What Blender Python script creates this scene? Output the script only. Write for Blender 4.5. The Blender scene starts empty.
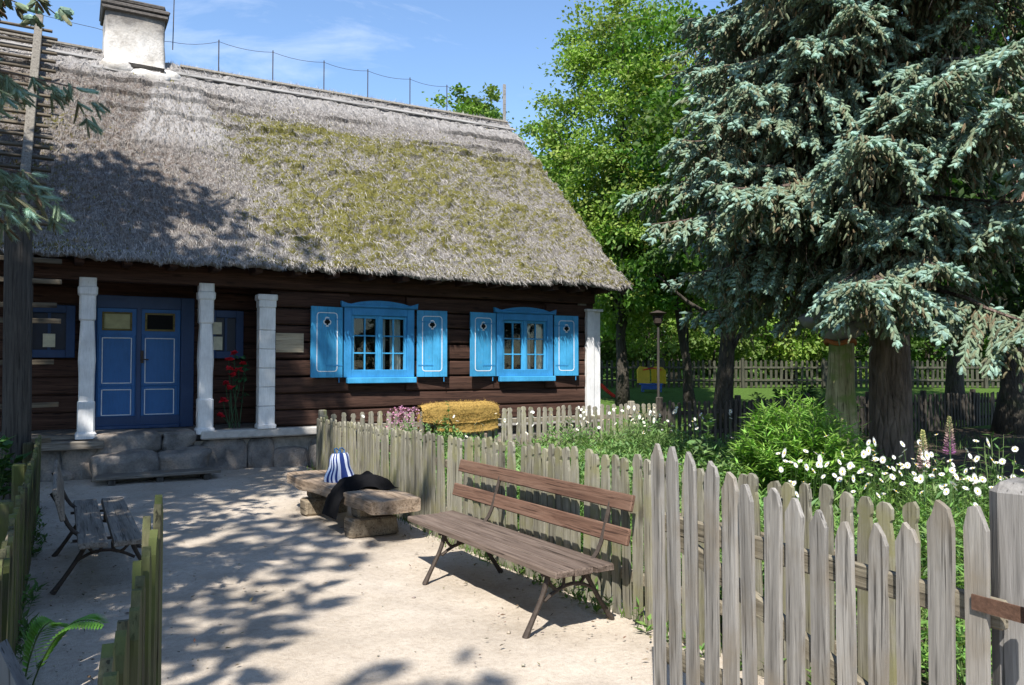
import bpy, math, random
import numpy as np
from mathutils import Vector, Matrix, noise as mnoise

random.seed(7)
RNG = np.random.default_rng(11)
scn = bpy.context.scene
COL = scn.collection
R = math.radians
A = np.array

# ------------------------------------------------------------------ helpers
def vnoise(p, seed=0):
    """3D value noise, vectorised; p (n,3) -> 0..1"""
    p = np.asarray(p, float)
    i = np.floor(p).astype(np.int64); f = p - i; f = f * f * (3 - 2 * f)
    def h(x, y, z):
        n = (x * 374761393 + y * 668265263 + z * 2147483647 + seed * 974634777) & 0xffffffff
        n = ((n ^ (n >> 13)) * 1274126177) & 0xffffffff
        n = ((n ^ (n >> 15)) * 2246822519) & 0xffffffff
        return ((n ^ (n >> 16)) & 0xffff) / 65535.0
    r = 0
    for a in (0, 1):
        for b in (0, 1):
            for c in (0, 1):
                w = (f[:, 0] if a else 1 - f[:, 0]) * (f[:, 1] if b else 1 - f[:, 1]) * (f[:, 2] if c else 1 - f[:, 2])
                r = r + w * h(i[:, 0] + a, i[:, 1] + b, i[:, 2] + c)
    return r

def fbm(p, oct=4, seed=0):
    p = np.asarray(p, float); s = 0; a = .5; t = 0
    for k in range(oct):
        s = s + a * vnoise(p * 2 ** k, seed + k); t += a; a *= .5
    return s / t

def unit(v):
    v = np.asarray(v, float)
    return v / np.maximum(np.linalg.norm(v, axis=-1, keepdims=True), 1e-9)

class MB:
    """collects polygons, builds ONE mesh object"""
    def __init__(s): s.v = []; s.f = []; s.m = []; s.n = 0; s.c = []; s.tri = []
    def add(s, verts, faces, mat=0, col=None):
        verts = np.asarray(verts, float).reshape(-1, 3); k = len(verts)
        s.v.append(verts)
        for f in faces: s.f.append([a + s.n for a in f]); s.m.append(mat)
        s.c.append(np.tile(A([1, 1, 1, 1.]), (k, 1)) if col is None else np.broadcast_to(A(col, float), (k, 4)))
        s.n += k; return s
    def tris(s, verts, tris, col, mat=0):
        s.v.append(verts); s.tri.append((np.asarray(tris) + s.n, mat)); s.c.append(col); s.n += len(verts); return s
    def box(s, c, d, M=None, mat=0, jit=0, bev=0.0):
        x, y, z = A(d) / 2.
        b = min(bev, x * .9, y * .9, z * .9)
        if b <= 0:
            v = A([(i * x, j * y, k * z) for i in (-1, 1) for j in (-1, 1) for k in (-1, 1)])
            f = [(0, 1, 3, 2), (4, 6, 7, 5), (0, 4, 5, 1), (2, 3, 7, 6), (0, 2, 6, 4), (1, 5, 7, 3)]
        else:  # chamfered: 24 verts
            v = []; idx = {}
            for i in (-1, 1):
                for j in (-1, 1):
                    for k in (-1, 1):
                        for ax in range(3):
                            p = [i * (x - b), j * (y - b), k * (z - b)]
                            p[ax] = (i * x, j * y, k * z)[ax]
                            idx[(i, j, k, ax)] = len(v); v.append(p)
            v = A(v); f = []
            for ax in range(3):
                o = [a for a in range(3) if a != ax]
                for sgn in (-1, 1):
                    q = []
                    for (p1, p2) in ((-1, -1), (1, -1), (1, 1), (-1, 1)):
                        t = [0, 0, 0]; t[ax] = sgn; t[o[0]] = p1; t[o[1]] = p2; q.append(idx[(*t, ax)])
                    if (sgn == 1) != (ax != 1): q = q[::-1]
                    f.append(q)
            for ax in range(3):      # edges along ax
                o = [a for a in range(3) if a != ax]
                for p1 in (-1, 1):
                    for p2 in (-1, 1):
                        q = []
                        for e, axx in ((-1, o[0]), (1, o[0]), (1, o[1]), (-1, o[1])):
                            t = [0, 0, 0]; t[ax] = e; t[o[0]] = p1; t[o[1]] = p2; q.append(idx[(*t, axx)])
                        f.append(q)
            for i in (-1, 1):
                for j in (-1, 1):
                    for k in (-1, 1): f.append([idx[(i, j, k, a)] for a in range(3)])
        if jit: v = v + RNG.normal(0, jit, v.shape)
        if M is not None: v = v @ A(M.to_3x3()).T
        return s.add(v + A(c, float), f, mat)
    def beam(s, p0, p1, w, h, up=(0, 0, 1), mat=0, bev=0.0, jit=0):
        p0 = Vector(p0); p1 = Vector(p1); d = p1 - p0; L = d.length; x = d.normalized()
        y = Vector(up).cross(x)
        if y.length < 1e-5: y = Vector((0, 1, 0)).cross(x)
        y.normalize(); z = x.cross(y)
        M = Matrix((x, y, z)).transposed()
        return s.box((p0 + p1) / 2, (L, w, h), M, mat, jit, bev)
    def tube(s, pts, rad, n=7, mat=0, cap=True, col=None, rough=0, seed=0):
        pts = A(pts, float); k = len(pts); rad = np.broadcast_to(A(rad, float), (k,))
        t = unit(np.gradient(pts, axis=0))
        a = A([1., 0, 0]) if abs(t[0][2]) > .8 else A([0, 0, 1.])
        V = []; px = unit(np.cross(t[0], a))
        for i in range(k):
            px = unit(px - t[i] * px.dot(t[i])); py = np.cross(t[i], px)
            th = np.arange(n) * 2 * math.pi / n
            V.append(pts[i] + rad[i] * (np.cos(th)[:, None] * px + np.sin(th)[:, None] * py))
        V = np.concatenate(V)
        if rough:
            ctr = np.repeat(pts, n, 0); rr = np.repeat(rad, n)[:, None]
            V = V + unit(V - ctr) * rr * rough * (fbm(V / max(rad.max(), .01) * A([1.2, 1.2, .35]), 3, seed)[:, None] - .5) * 2
        F = [(i * n + j, i * n + (j + 1) % n, (i + 1) * n + (j + 1) % n, (i + 1) * n + j) for i in range(k - 1) for j in range(n)]
        if cap: F += [tuple(range(n))[::-1], tuple((k - 1) * n + j for j in range(n))]
        return s.add(V, F, mat, col)
    def prism(s, outline, y0, y1, mat=0, frame=None):
        """outline in (x,z), extruded in y"""
        o = A(outline, float); n = len(o)
        v = np.concatenate([np.c_[o[:, 0], np.full(n, y0), o[:, 1]], np.c_[o[:, 0], np.full(n, y1), o[:, 1]]])
        f = [tuple(range(n)), tuple(range(2 * n - 1, n - 1, -1))] + [(i, n + i, n + (i + 1) % n, (i + 1) % n) for i in range(n)]
        if frame is not None: v = v @ A(frame.to_3x3()).T + A(frame.translation)
        return s.add(v, f, mat)
    def grid(s, P, mat=0, col=None, flip=False):
        """P (a,b,3)"""
        a, b = P.shape[:2]
        i = np.arange(a - 1)[:, None] * b + np.arange(b - 1)[None, :]; i = i.ravel()
        q = np.c_[i, i + b, i + b + 1, i + 1]
        if flip: q = q[:, ::-1]
        t = np.concatenate([q[:, [0, 1, 2]], q[:, [0, 2, 3]]])
        c = np.tile(A([1, 1, 1, 1.]), (a * b, 1)) if col is None else col
        return s.tris(P.reshape(-1, 3), t, c, mat)
    def mesh(s, name, mats, smooth=False):
        me = bpy.data.meshes.new(name)
        v = np.concatenate(s.v); c = np.concatenate(s.c)
        loops = [np.asarray(x) for x in s.f]
        sizes = [len(x) for x in s.f]; mi = list(s.m)
        lo = np.concatenate(loops) if loops else np.zeros(0, int)
        sizes = A(sizes, int); mi = A(mi, int)
        for t, m in s.tri:
            lo = np.concatenate([lo, t.ravel()]); sizes = np.concatenate([sizes, np.full(len(t), 3)]); mi = np.concatenate([mi, np.full(len(t), m)])
        me.vertices.add(len(v)); me.vertices.foreach_set('co', v.astype(np.float32).ravel())
        me.loops.add(len(lo)); me.loops.foreach_set('vertex_index', lo.astype(np.int32))
        me.polygons.add(len(sizes))
        st = np.concatenate([[0], np.cumsum(sizes)[:-1]])
        me.polygons.foreach_set('loop_start', st.astype(np.int32))
        me.polygons.foreach_set('material_index', mi.astype(np.int32))
        me.polygons.foreach_set('use_smooth', np.full(len(sizes), smooth))
        ca = me.color_attributes.new('col', 'FLOAT_COLOR', 'POINT')
        ca.data.foreach_set('color', c.astype(np.float32).ravel())
        me.update(calc_edges=True); me.validate()
        for m in (mats if isinstance(mats, (list, tuple)) else [mats]): me.materials.append(m)
        return me
    def build(s, name, mats, parent=None, loc=(0, 0, 0), smooth=False):
        return link(name, s.mesh(name, mats, smooth), parent, loc)

def link(name, me, parent=None, loc=(0, 0, 0)):
    o = bpy.data.objects.new(name, me); COL.objects.link(o); o.location = loc
    if parent: o.parent = parent
    return o

def tag(o, label=None, cat=None, group=None, kind=None):
    for k, v in (('label', label), ('category', cat), ('group', group), ('kind', kind)):
        if v: o[k] = v
    return o

def thing(name, label, cat, loc=(0, 0, 0), rz=0, group=None):
    o = bpy.data.objects.new(name, None); COL.objects.link(o); o.empty_display_size = .1
    o.location = loc; o.rotation_euler = (0, 0, rz)
    return tag(o, label, cat, group)

def copy_tree(o, parent=None):
    c = o.copy(); COL.objects.link(c)
    if parent: c.parent = parent
    for ch in list(o.children): copy_tree(ch, c)
    return c

# ------------------------------------------------------------------ materials
def newmat(name):
    m = bpy.data.materials.new(name); m.use_nodes = True
    nt = m.node_tree; nt.nodes.clear()
    return m, nt
def nd(nt, t, **kw):
    n = nt.nodes.new(t)
    for k, v in kw.items():
        if k.startswith('i_'):
            key = k[2:]; key = int(key) if key.isdigit() else key.replace('_', ' ')
            n.inputs[key].default_value = v
        else: setattr(n, k, v)
    return n
def lk(nt, a, b): nt.links.new(a, b)
def c4(c): return (*c, 1) if len(c) == 3 else c
def ramp(nt, fac, stops):
    r = nt.nodes.new('ShaderNodeValToRGB'); e = r.color_ramp.elements
    while len(e) < len(stops): e.new(.5)
    for x, (p, c) in zip(e, stops): x.position = p; x.color = c4(c)
    lk(nt, fac, r.inputs[0]); return r.outputs[0]
def mixc(nt, fac, a, b, mode='MIX'):
    m = nt.nodes.new('ShaderNodeMix'); m.data_type = 'RGBA'; m.blend_type = mode
    for s, val in ((m.inputs[0], fac), (m.inputs[6], a), (m.inputs[7], b)):
        if hasattr(val, 'is_linked') or hasattr(val, 'links'): lk(nt, val, s)
        elif isinstance(val, (int, float)): s.default_value = val
        else: s.default_value = c4(val)
    return m.outputs[2]
def math_(nt, op, a, b=0.0):
    m = nt.nodes.new('ShaderNodeMath'); m.operation = op
    for s, val in ((m.inputs[0], a), (m.inputs[1], b)):
        if hasattr(val, 'links'): lk(nt, val, s)
        else: s.default_value = val
    return m.outputs[0]
def coords(nt, scale=(1, 1, 1), rand=True):
    tc = nd(nt, 'ShaderNodeTexCoord'); mp = nd(nt, 'ShaderNodeMapping'); mp.inputs['Scale'].default_value = scale
    lk(nt, tc.outputs['Object'], mp.inputs[0])
    if rand:
        oi = nd(nt, 'ShaderNodeObjectInfo'); v = nd(nt, 'ShaderNodeVectorMath', operation='SCALE')
        v.inputs[0].default_value = (37.1, 17.3, 91.7); lk(nt, oi.outputs['Random'], v.inputs['Scale'])
        lk(nt, v.outputs[0], mp.inputs['Location'])
    return mp.outputs[0]
def noise(nt, vec, scale, detail=5, rough=.6, dist=0):
    n = nd(nt, 'ShaderNodeTexNoise'); n.inputs['Scale'].default_value = scale; n.inputs['Detail'].default_value = detail
    n.inputs['Roughness'].default_value = rough; n.inputs['Distortion'].default_value = dist
    lk(nt, vec, n.inputs['Vector']); return n.outputs[0]
def finish(nt, col, rough=.8, bump=None, bstr=.3, bdist=.01, spec=.3, metal=0):
    p = nd(nt, 'ShaderNodeBsdfPrincipled'); o = nd(nt, 'ShaderNodeOutputMaterial')
    if hasattr(col, 'links'): lk(nt, col, p.inputs['Base Color'])
    else: p.inputs['Base Color'].default_value = c4(col)
    if hasattr(rough, 'links'): lk(nt, rough, p.inputs['Roughness'])
    else: p.inputs['Roughness'].default_value = rough
    p.inputs['Specular IOR Level'].default_value = spec; p.inputs['Metallic'].default_value = metal
    if bump is not None:
        b = nd(nt, 'ShaderNodeBump'); b.inputs['Strength'].default_value = bstr; b.inputs['Distance'].default_value = bdist
        lk(nt, bump, b.inputs['Height']); lk(nt, b.outputs[0], p.inputs['Normal'])
    lk(nt, p.outputs[0], o.inputs[0]); return p

def wood(name, c1, c2, c3, axis=2, rough=.85, patch=None, var=.25, grain=26, bstr=.5):
    """grain stretched along local axis; patch = (colour, scale, lo, hi) adds algae / lichen blotches"""
    m, nt = newmat(name)
    sc = [1, 1, 1]; sc[axis] = .055
    v = coords(nt, tuple(sc))
    g = noise(nt, v, grain, 6, .65, .6)
    g2 = noise(nt, v, grain * 3.3, 3, .7)
    col = ramp(nt, g, [(.28, c1), (.5, c2), (.75, c3)])
    col = mixc(nt, .35, col, ramp(nt, g2, [(.3, (.15, .15, .15)), (.6, (1, 1, 1))]), 'MULTIPLY')
    ks = [7, 7, 7]; ks[axis] = 1.7
    vo = nd(nt, 'ShaderNodeTexVoronoi'); vo.inputs['Scale'].default_value = 1.0; lk(nt, coords(nt, tuple(ks)), vo.inputs['Vector'])
    col = mixc(nt, ramp(nt, vo.outputs['Distance'], [(.07, (.8, .8, .8)), (.17, (0, 0, 0))]), col, tuple(A(c1) * .55))
    cs = [1, 1, 1]; cs[axis] = .03
    cr_ = noise(nt, coords(nt, tuple(cs)), 75, 3, .6, .3)
    crk = ramp(nt, cr_, [(.36, (1, 1, 1)), (.42, (0, 0, 0))]); col = mixc(nt, math_(nt, 'MULTIPLY', crk, .85), col, tuple(A(c1) * .35))
    if patch:
        pv = coords(nt, (1, 1, 1)); pn = noise(nt, pv, patch[1], 4, .6)
        f = ramp(nt, pn, [(patch[2], (0, 0, 0)), (patch[3], (1, 1, 1))])
        col = mixc(nt, f, col, patch[0])
    oi = nd(nt, 'ShaderNodeObjectInfo')
    hv = nd(nt, 'ShaderNodeHueSaturation')
    val = math_(nt, 'ADD', math_(nt, 'MULTIPLY', oi.outputs['Random'], 2 * var), 1 - var)
    lk(nt, val, hv.inputs['Value']); lk(nt, col, hv.inputs['Color'])
    h = math_(nt, 'ADD', g, math_(nt, 'MULTIPLY', g2, .5))
    finish(nt, hv.outputs[0], rough, h, bstr, .008, .25)
    return m

def paint(name, col, chip=(.12, .09, .07), rough=.5, amt=.7, dirt=.25, axis=2):
    m, nt = newmat(name)
    sc = [1, 1, 1]; sc[axis] = .12
    v = coords(nt, tuple(sc)); v2 = coords(nt)
    n = noise(nt, v, 22, 6, .7); n2 = noise(nt, v2, 3.0, 5, .6)
    c = mixc(nt, dirt, A(col), ramp(nt, n2, [(.3, tuple(A(col) * .55)), (.65, tuple(np.minimum(A(col) * 1.25 + .02, .9)))]))
    st = noise(nt, v, 60, 4, .7); c = mixc(nt, .4, c, ramp(nt, st, [(.3, (.62, .62, .62)), (.55, (1, 1, 1)), (.75, (1.15, 1.15, 1.15))]), 'MULTIPLY')
    nn = noise(nt, v, 38, 4, .8)
    f = ramp(nt, nn, [(amt, (0, 0, 0)), (min(amt + .05, 1), (1, 1, 1))])
    c = mixc(nt, f, c, chip)
    finish(nt, c, rough, n, .25, .004, .35)
    return m

def plain(name, col, rough=.6, nscale=12, amt=.3, bstr=.2, metal=0, spec=.3):
    m, nt = newmat(name); v = coords(nt)
    n = noise(nt, v, nscale, 5, .65)
    c = mixc(nt, amt, A(col), ramp(nt, n, [(.3, tuple(A(col) * .4)), (.7, tuple(np.minimum(A(col) * 1.5, .9)))]))
    finish(nt, c, rough, n, bstr, .01, spec, metal); return m

def leafmat(name, trans=.35, rough=.55, spec=.3, tint=(1.0, 1.25, .55)):
    m, nt = newmat(name)
    a = nd(nt, 'ShaderNodeAttribute', attribute_name='col')
    p = nd(nt, 'ShaderNodeBsdfPrincipled'); p.inputs['Roughness'].default_value = rough; p.inputs['Specular IOR Level'].default_value = spec
    lk(nt, a.outputs['Color'], p.inputs['Base Color'])
    o = nd(nt, 'ShaderNodeOutputMaterial')
    if trans:
        t = nd(nt, 'ShaderNodeBsdfTranslucent'); lk(nt, mixc(nt, 1.0, a.outputs['Color'], tint, 'MULTIPLY'), t.inputs[0])
        x = nd(nt, 'ShaderNodeMixShader'); x.inputs[0].default_value = trans
        lk(nt, p.outputs[0], x.inputs[1]); lk(nt, t.outputs[0], x.inputs[2]); lk(nt, x.outputs[0], o.inputs[0])
    else: lk(nt, p.outputs[0], o.inputs[0])
    return m

def barkmat(name, c1, c2, scale=9):
    m, nt = newmat(name); v = coords(nt, (1, 1, .22))
    n = noise(nt, v, scale, 7, .7, .8); vo = nd(nt, 'ShaderNodeTexVoronoi', feature='DISTANCE_TO_EDGE'); vo.inputs['Scale'].default_value = scale * 1.6
    lk(nt, v, vo.inputs['Vector'])
    c = ramp(nt, n, [(.3, c1), (.68, c2)])
    v2 = coords(nt); gn = noise(nt, v2, 2.2, 4, .6)
    c = mixc(nt, ramp(nt, gn, [(.56, (0, 0, 0)), (.7, (.5, .5, .5))]), c, (.06, .08, .03))
    h = math_(nt, 'ADD', n, math_(nt, 'MINIMUM', math_(nt, 'MULTIPLY', vo.outputs[0], 3.), .6))
    finish(nt, c, .9, h, .9, .03, .2); return m

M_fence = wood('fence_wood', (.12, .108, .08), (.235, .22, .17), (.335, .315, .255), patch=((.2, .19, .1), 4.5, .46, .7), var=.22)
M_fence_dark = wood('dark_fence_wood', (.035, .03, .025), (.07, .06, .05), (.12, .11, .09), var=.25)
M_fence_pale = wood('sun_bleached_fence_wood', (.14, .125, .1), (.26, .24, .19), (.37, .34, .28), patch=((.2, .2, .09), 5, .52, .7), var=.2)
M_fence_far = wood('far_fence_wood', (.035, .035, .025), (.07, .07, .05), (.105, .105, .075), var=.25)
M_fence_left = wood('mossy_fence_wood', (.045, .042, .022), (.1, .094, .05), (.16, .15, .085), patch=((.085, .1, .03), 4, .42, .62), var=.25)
M_gate = wood('silver_grey_wood', (.13, .12, .107), (.265, .248, .226), (.37, .35, .32), patch=((.2, .17, .13), 3, .5, .72), var=.14)
M_rail = wood('rail_wood', (.1, .085, .06), (.22, .19, .14), (.3, .27, .2), axis=0, var=.15)
M_post = wood('post_wood', (.1, .095, .088), (.2, .19, .18), (.28, .27, .255), grain=12, var=.1, bstr=.8)
M_benchwood = wood('bench_wood', (.07, .048, .036), (.135, .1, .08), (.2, .155, .125), axis=0, var=.12)
M_benchback = wood('bench_back_wood', (.08, .04, .026), (.15, .085, .058), (.2, .125, .09), axis=0, var=.1)
M_benchgrey = wood('grey_bench_wood', (.1, .085, .068), (.2, .175, .145), (.3, .27, .23), axis=0, var=.12)
M_logslab = wood('hewn_slab_wood', (.12, .082, .052), (.28, .21, .15), (.41, .33, .255), axis=0, grain=14, var=.05, bstr=.9)
M_logblock = wood('log_block_wood', (.12, .09, .06), (.25, .2, .14), (.36, .3, .22), axis=0, grain=14, var=.1)
M_housewood = wood('dark_log_wood', (.026, .013, .01), (.06, .03, .021), (.105, .057, .041), axis=0, var=.0, grain=15, bstr=.8)
M_darkpost = wood('dark_post_wood', (.035, .03, .026), (.06, .055, .05), (.1, .09, .08), var=.05)
M_ladder = wood('ladder_wood', (.1, .09, .075), (.2, .18, .15), (.28, .26, .22), var=.2)
M_rung = wood('mossy_rung_wood', (.05, .04, .03), (.1, .08, .055), (.16, .135, .1), var=.3, axis=0)
M_ridge = wood('ridge_board_wood', (.16, .15, .14), (.28, .27, .26), (.38, .37, .35), axis=0, var=.05)
M_blue = paint('blue_paint', (.03, .23, .49), (.12, .13, .13), amt=.66, dirt=.45)
M_blue2 = paint('light_blue_paint', (.045, .3, .56), (.18, .2, .2), amt=.64, dirt=.45)
M_doorblue = paint('door_blue_paint', (.008, .095, .275), (.05, .07, .1), amt=.75)
M_framblue = paint('door_frame_blue_paint', (.007, .035, .11), (.05, .06, .08), amt=.75)
M_white = paint('white_paint', (.68, .68, .68), (.36, .33, .29), amt=.67, dirt=.45)
M_line = plain('white_line_paint', (.72, .74, .76), .6, 30, .25)
M_iron = plain('rusty_cast_iron', (.055, .042, .034), .7, 30, .5, .3, .2)
M_rust = plain('rusted_strap_iron', (.11, .06, .04), .8, 40, .5, .4, .1)
M_black = plain('shade_black', (.004, .004, .004), .9, 5, .1)  # near-black used in place of the shade in rooms, panes and holes
M_bark = barkmat('spruce_bark', (.05, .036, .03), (.23, .17, .14))
M_bark2 = barkmat('grey_bark', (.03, .026, .022), (.1, .088, .072), 12)
M_leaf = leafmat('broad_leaf', .4)
M_plantleaf = leafmat('garden_leaf', .3)
M_needle = leafmat('spruce_needle', .3, .75, .1, (.9, 1.1, .8))
M_petal = leafmat('petal', .3, .6, .2, (1, 1, 1))
M_soil = None

def thatchmat():
    m, nt = newmat('weathered_thatch')
    tc = nd(nt, 'ShaderNodeTexCoord'); a = nd(nt, 'ShaderNodeAttribute', attribute_name='col')
    sep = nd(nt, 'ShaderNodeSeparateColor'); lk(nt, a.outputs['Color'], sep.inputs[0])   # r moss, g warm/brown, b grey repair
    mp = nd(nt, 'ShaderNodeMapping'); mp.inputs['Rotation'].default_value = (R(-43.3), 0, 0); lk(nt, tc.outputs['Object'], mp.inputs[0])
    mp2 = nd(nt, 'ShaderNodeMapping'); mp2.inputs['Scale'].default_value = (1, .12, 1); lk(nt, mp.outputs[0], mp2.inputs[0])
    f1 = noise(nt, mp2.outputs[0], 60, 4, .7); f2 = noise(nt, mp.outputs[0], 9, 6, .7); f3 = noise(nt, mp.outputs[0], 24, 5, .7)
    grey = ramp(nt, f1, [(.3, (.1, .092, .085)), (.5, (.275, .26, .247)), (.72, (.46, .44, .425))])
    brown = ramp(nt, f1, [(.3, (.07, .05, .04)), (.55, (.19, .15, .125)), (.75, (.34, .29, .255))])
    base = mixc(nt, math_(nt, 'MULTIPLY', sep.outputs[1], ramp(nt, f2, [(.38, (0, 0, 0)), (.6, (1, 1, 1))])), grey, brown)
    base = mixc(nt, ramp(nt, f3, [(.34, (.8, .8, .8)), (.52, (0, 0, 0))]), base, (.085, .065, .055))
    rep = ramp(nt, f1, [(.3, (.25, .235, .225)), (.7, (.47, .45, .44))])
    base = mixc(nt, sep.outputs[2], base, rep)
    mossn = math_(nt, 'ADD', sep.outputs[0], math_(nt, 'MULTIPLY', math_(nt, 'SUBTRACT', noise(nt, mp.outputs[0], 9, 8, .85), .5), 2.5))
    mf = ramp(nt, mossn, [(.42, (0, 0, 0)), (.6, (.92, .92, .92))])
    mosc = ramp(nt, noise(nt, mp.outputs[0], 45, 3, .7), [(.3, (.075, .07, .016)), (.55, (.18, .17, .036)), (.75, (.27, .255, .06))])
    col = mixc(nt, mf, base, mosc)
    h = math_(nt, 'ADD', f1, math_(nt, 'MULTIPLY', f3, 1.3))
    finish(nt, col, .95, h, 1.0, .04, .1); return m
M_thatch = thatchmat()
M_straw = leafmat('thatch_straw', .1, .9, .1, (1, 1, 1))

def sandmat():
    m, nt = newmat('sandy_path'); tc = nd(nt, 'ShaderNodeTexCoord'); v = tc.outputs['Object']
    a = noise(nt, v, 1.3, 6, .6); b = noise(nt, v, 26, 5, .7); c = noise(nt, v, 170, 2, .6)
    col = ramp(nt, a, [(.3, (.36, .31, .25)), (.55, (.47, .41, .34)), (.75, (.54, .48, .405))])
    col = mixc(nt, .5, col, ramp(nt, b, [(.25, (.55, .5, .46)), (.55, (1, 1, 1))]), 'MULTIPLY')
    col = mixc(nt, .35, col, ramp(nt, c, [(.3, (.4, .37, .35)), (.5, (1, 1, 1)), (.72, (1.2, 1.2, 1.2))]), 'MULTIPLY')
    h = math_(nt, 'ADD', math_(nt, 'MULTIPLY', b, 1.2), math_(nt, 'MULTIPLY', c, .5))
    finish(nt, col, .95, h, .6, .02, .1); return m
def groundmat():
    m, nt = newmat('soil_and_turf'); tc = nd(nt, 'ShaderNodeTexCoord'); v = tc.outputs['Object']
    a = noise(nt, v, .5, 6, .6); b = noise(nt, v, 14, 5, .7)
    g = ramp(nt, b, [(.3, (.035, .07, .012)), (.7, (.1, .17, .035))])
    s = ramp(nt, b, [(.3, (.035, .027, .02)), (.7, (.1, .078, .06))])
    at = nd(nt, 'ShaderNodeAttribute', attribute_name='col'); sp = nd(nt, 'ShaderNodeSeparateColor'); lk(nt, at.outputs['Color'], sp.inputs[0])
    f = math_(nt, 'ADD', sp.outputs[0], math_(nt, 'MULTIPLY', math_(nt, 'SUBTRACT', a, .5), .8))
    col = mixc(nt, ramp(nt, f, [(.4, (0, 0, 0)), (.6, (1, 1, 1))]), s, g)
    finish(nt, col, .95, b, .8, .05, .1); return m
def stonemat():
    m, nt = newmat('field_stone'); v = coords(nt)
    a = noise(nt, v, 3.2, 4, .5); b = noise(nt, v, 40, 5, .7)
    col = ramp(nt, a, [(.32, (.12, .115, .11)), (.5, (.24, .22, .2)), (.66, (.34, .28, .23))])
    col = mixc(nt, .5, col, ramp(nt, b, [(.3, (.4, .4, .4)), (.6, (1.1, 1.1, 1.1))]), 'MULTIPLY')
    finish(nt, col, .85, b, .9, .02, .25); return m
def plastermat():
    m, nt = newmat('lime_plaster'); v = coords(nt)
    a = noise(nt, v, 2.4, 6, .65); b = noise(nt, v, 22, 5, .7)
    col = ramp(nt, a, [(.3, (.3, .27, .235)), (.5, (.58, .55, .51)), (.66, (.74, .72, .69))])
    col = mixc(nt, .4, col, ramp(nt, b, [(.3, (.5, .48, .45)), (.6, (1, 1, 1))]), 'MULTIPLY')
    # soot stain at the top of the stack
    sx = nd(nt, 'ShaderNodeSeparateXYZ'); tc = nd(nt, 'ShaderNodeTexCoord'); lk(nt, tc.outputs['Object'], sx.inputs[0])
    f = math_(nt, 'ADD', math_(nt, 'MULTIPLY', math_(nt, 'SUBTRACT', sx.outputs[2], 7.9), 1.5), math_(nt, 'MULTIPLY', math_(nt, 'SUBTRACT', a, .5), 2.2))
    col = mixc(nt, ramp(nt, f, [(.2, (0, 0, 0)), (.75, (.85, .85, .85))]), col, (.09, .08, .072))
    finish(nt, col, .9, b, .6, .02, .15); return m
M_sand = sandmat(); M_ground = groundmat(); M_stone = stonemat(); M_plaster = plastermat()
M_mortar = plain('grey_mortar', (.3, .28, .25), .9, 14, .5, .6)
M_ledge = plain('grey_ledge', (.42, .40, .37), .85, 9, .4, .4)
def glassmat():
    m, nt = newmat('window_glass'); o = nd(nt, 'ShaderNodeOutputMaterial')
    t = nd(nt, 'ShaderNodeBsdfTransparent'); t.inputs[0].default_value = (.85, .9, .9, 1)
    g = nd(nt, 'ShaderNodeBsdfGlossy'); g.inputs['Roughness'].default_value = .03
    v = coords(nt); n = noise(nt, v, 3, 2, .5); b = nd(nt, 'ShaderNodeBump'); b.inputs['Strength'].default_value = .15; b.inputs['Distance'].default_value = .02
    lk(nt, n, b.inputs['Height']); lk(nt, b.outputs[0], g.inputs['Normal'])
    fr = nd(nt, 'ShaderNodeFresnel'); fr.inputs[0].default_value = 1.5
    x = nd(nt, 'ShaderNodeMixShader'); lk(nt, math_(nt, 'MULTIPLY', fr.outputs[0], .7), x.inputs[0]); lk(nt, t.outputs[0], x.inputs[1]); lk(nt, g.outputs[0], x.inputs[2])
    lk(nt, x.outputs[0], o.inputs[0]); return m
M_glass = glassmat()
M_darkpane = plain('dark_blue_pane', (.006, .012, .03), .4, 8, .3)
M_curtain = plain('curtain_cloth', (.62, .6, .56), .9, 18, .25)
M_paper = plain('pale_paper', (.55, .53, .4), .8, 14, .3, .05)
M_yellowpane = plain('pale_yellow_blind', (.34, .32, .17), .8, 8, .3)
M_red = plain('red_petal_cloth', (.5, .02, .03), .7, 30, .4)
M_rug = plain('ochre_wool', (.31, .2, .055), .95, 38, .6, 1.0)

# ------------------------------------------------------------------ camera, world, sun
YAW = R(30); PITCH = math.atan(22.5 / 781)
cam = bpy.data.cameras.new('camera'); camo = bpy.data.objects.new('camera', cam); COL.objects.link(camo)
camo.location = (0, 0, 1.65); camo.rotation_euler = (math.pi / 2 + PITCH, 0, -YAW)
cam.sensor_width = 36; cam.lens = 36 * 781 / 1024; cam.clip_start = .05; cam.clip_end = 600
scn.camera = camo
SUN_AZ = R(40); SUN_EL = R(52)     # the light travels towards (sin az, cos az, -tan el)
w = bpy.data.worlds.new('World'); scn.world = w; w.use_nodes = True; nt = w.node_tree; nt.nodes.clear()
sky = nd(nt, 'ShaderNodeTexSky', sky_type='NISHITA', sun_disc=False, sun_elevation=SUN_EL, sun_rotation=SUN_AZ + math.pi, air_density=1.0, dust_density=.3, ozone_density=3.0)
tc = nd(nt, 'ShaderNodeTexCoord'); mp = nd(nt, 'ShaderNodeMapping'); mp.inputs['Scale'].default_value = (1.2, 1.2, 5); mp.inputs['Location'].default_value = (3.1, 1.7, .4)
lk(nt, tc.outputs['Generated'], mp.inputs[0])
cl = ramp(nt, noise(nt, mp.outputs[0], 2.2, 7, .62, .5), [(.56, (0, 0, 0)), (.85, (.6, .6, .6))])
hs = nd(nt, 'ShaderNodeHueSaturation'); hs.inputs['Saturation'].default_value = 1.04; hs.inputs['Value'].default_value = 1.3; lk(nt, sky.outputs[0], hs.inputs['Color'])
skyc = mixc(nt, cl, hs.outputs[0], (6.5, 7.0, 7.8))
bg = nd(nt, 'ShaderNodeBackground'); bg.inputs[1].default_value = .105; lk(nt, skyc, bg.inputs[0])
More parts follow.
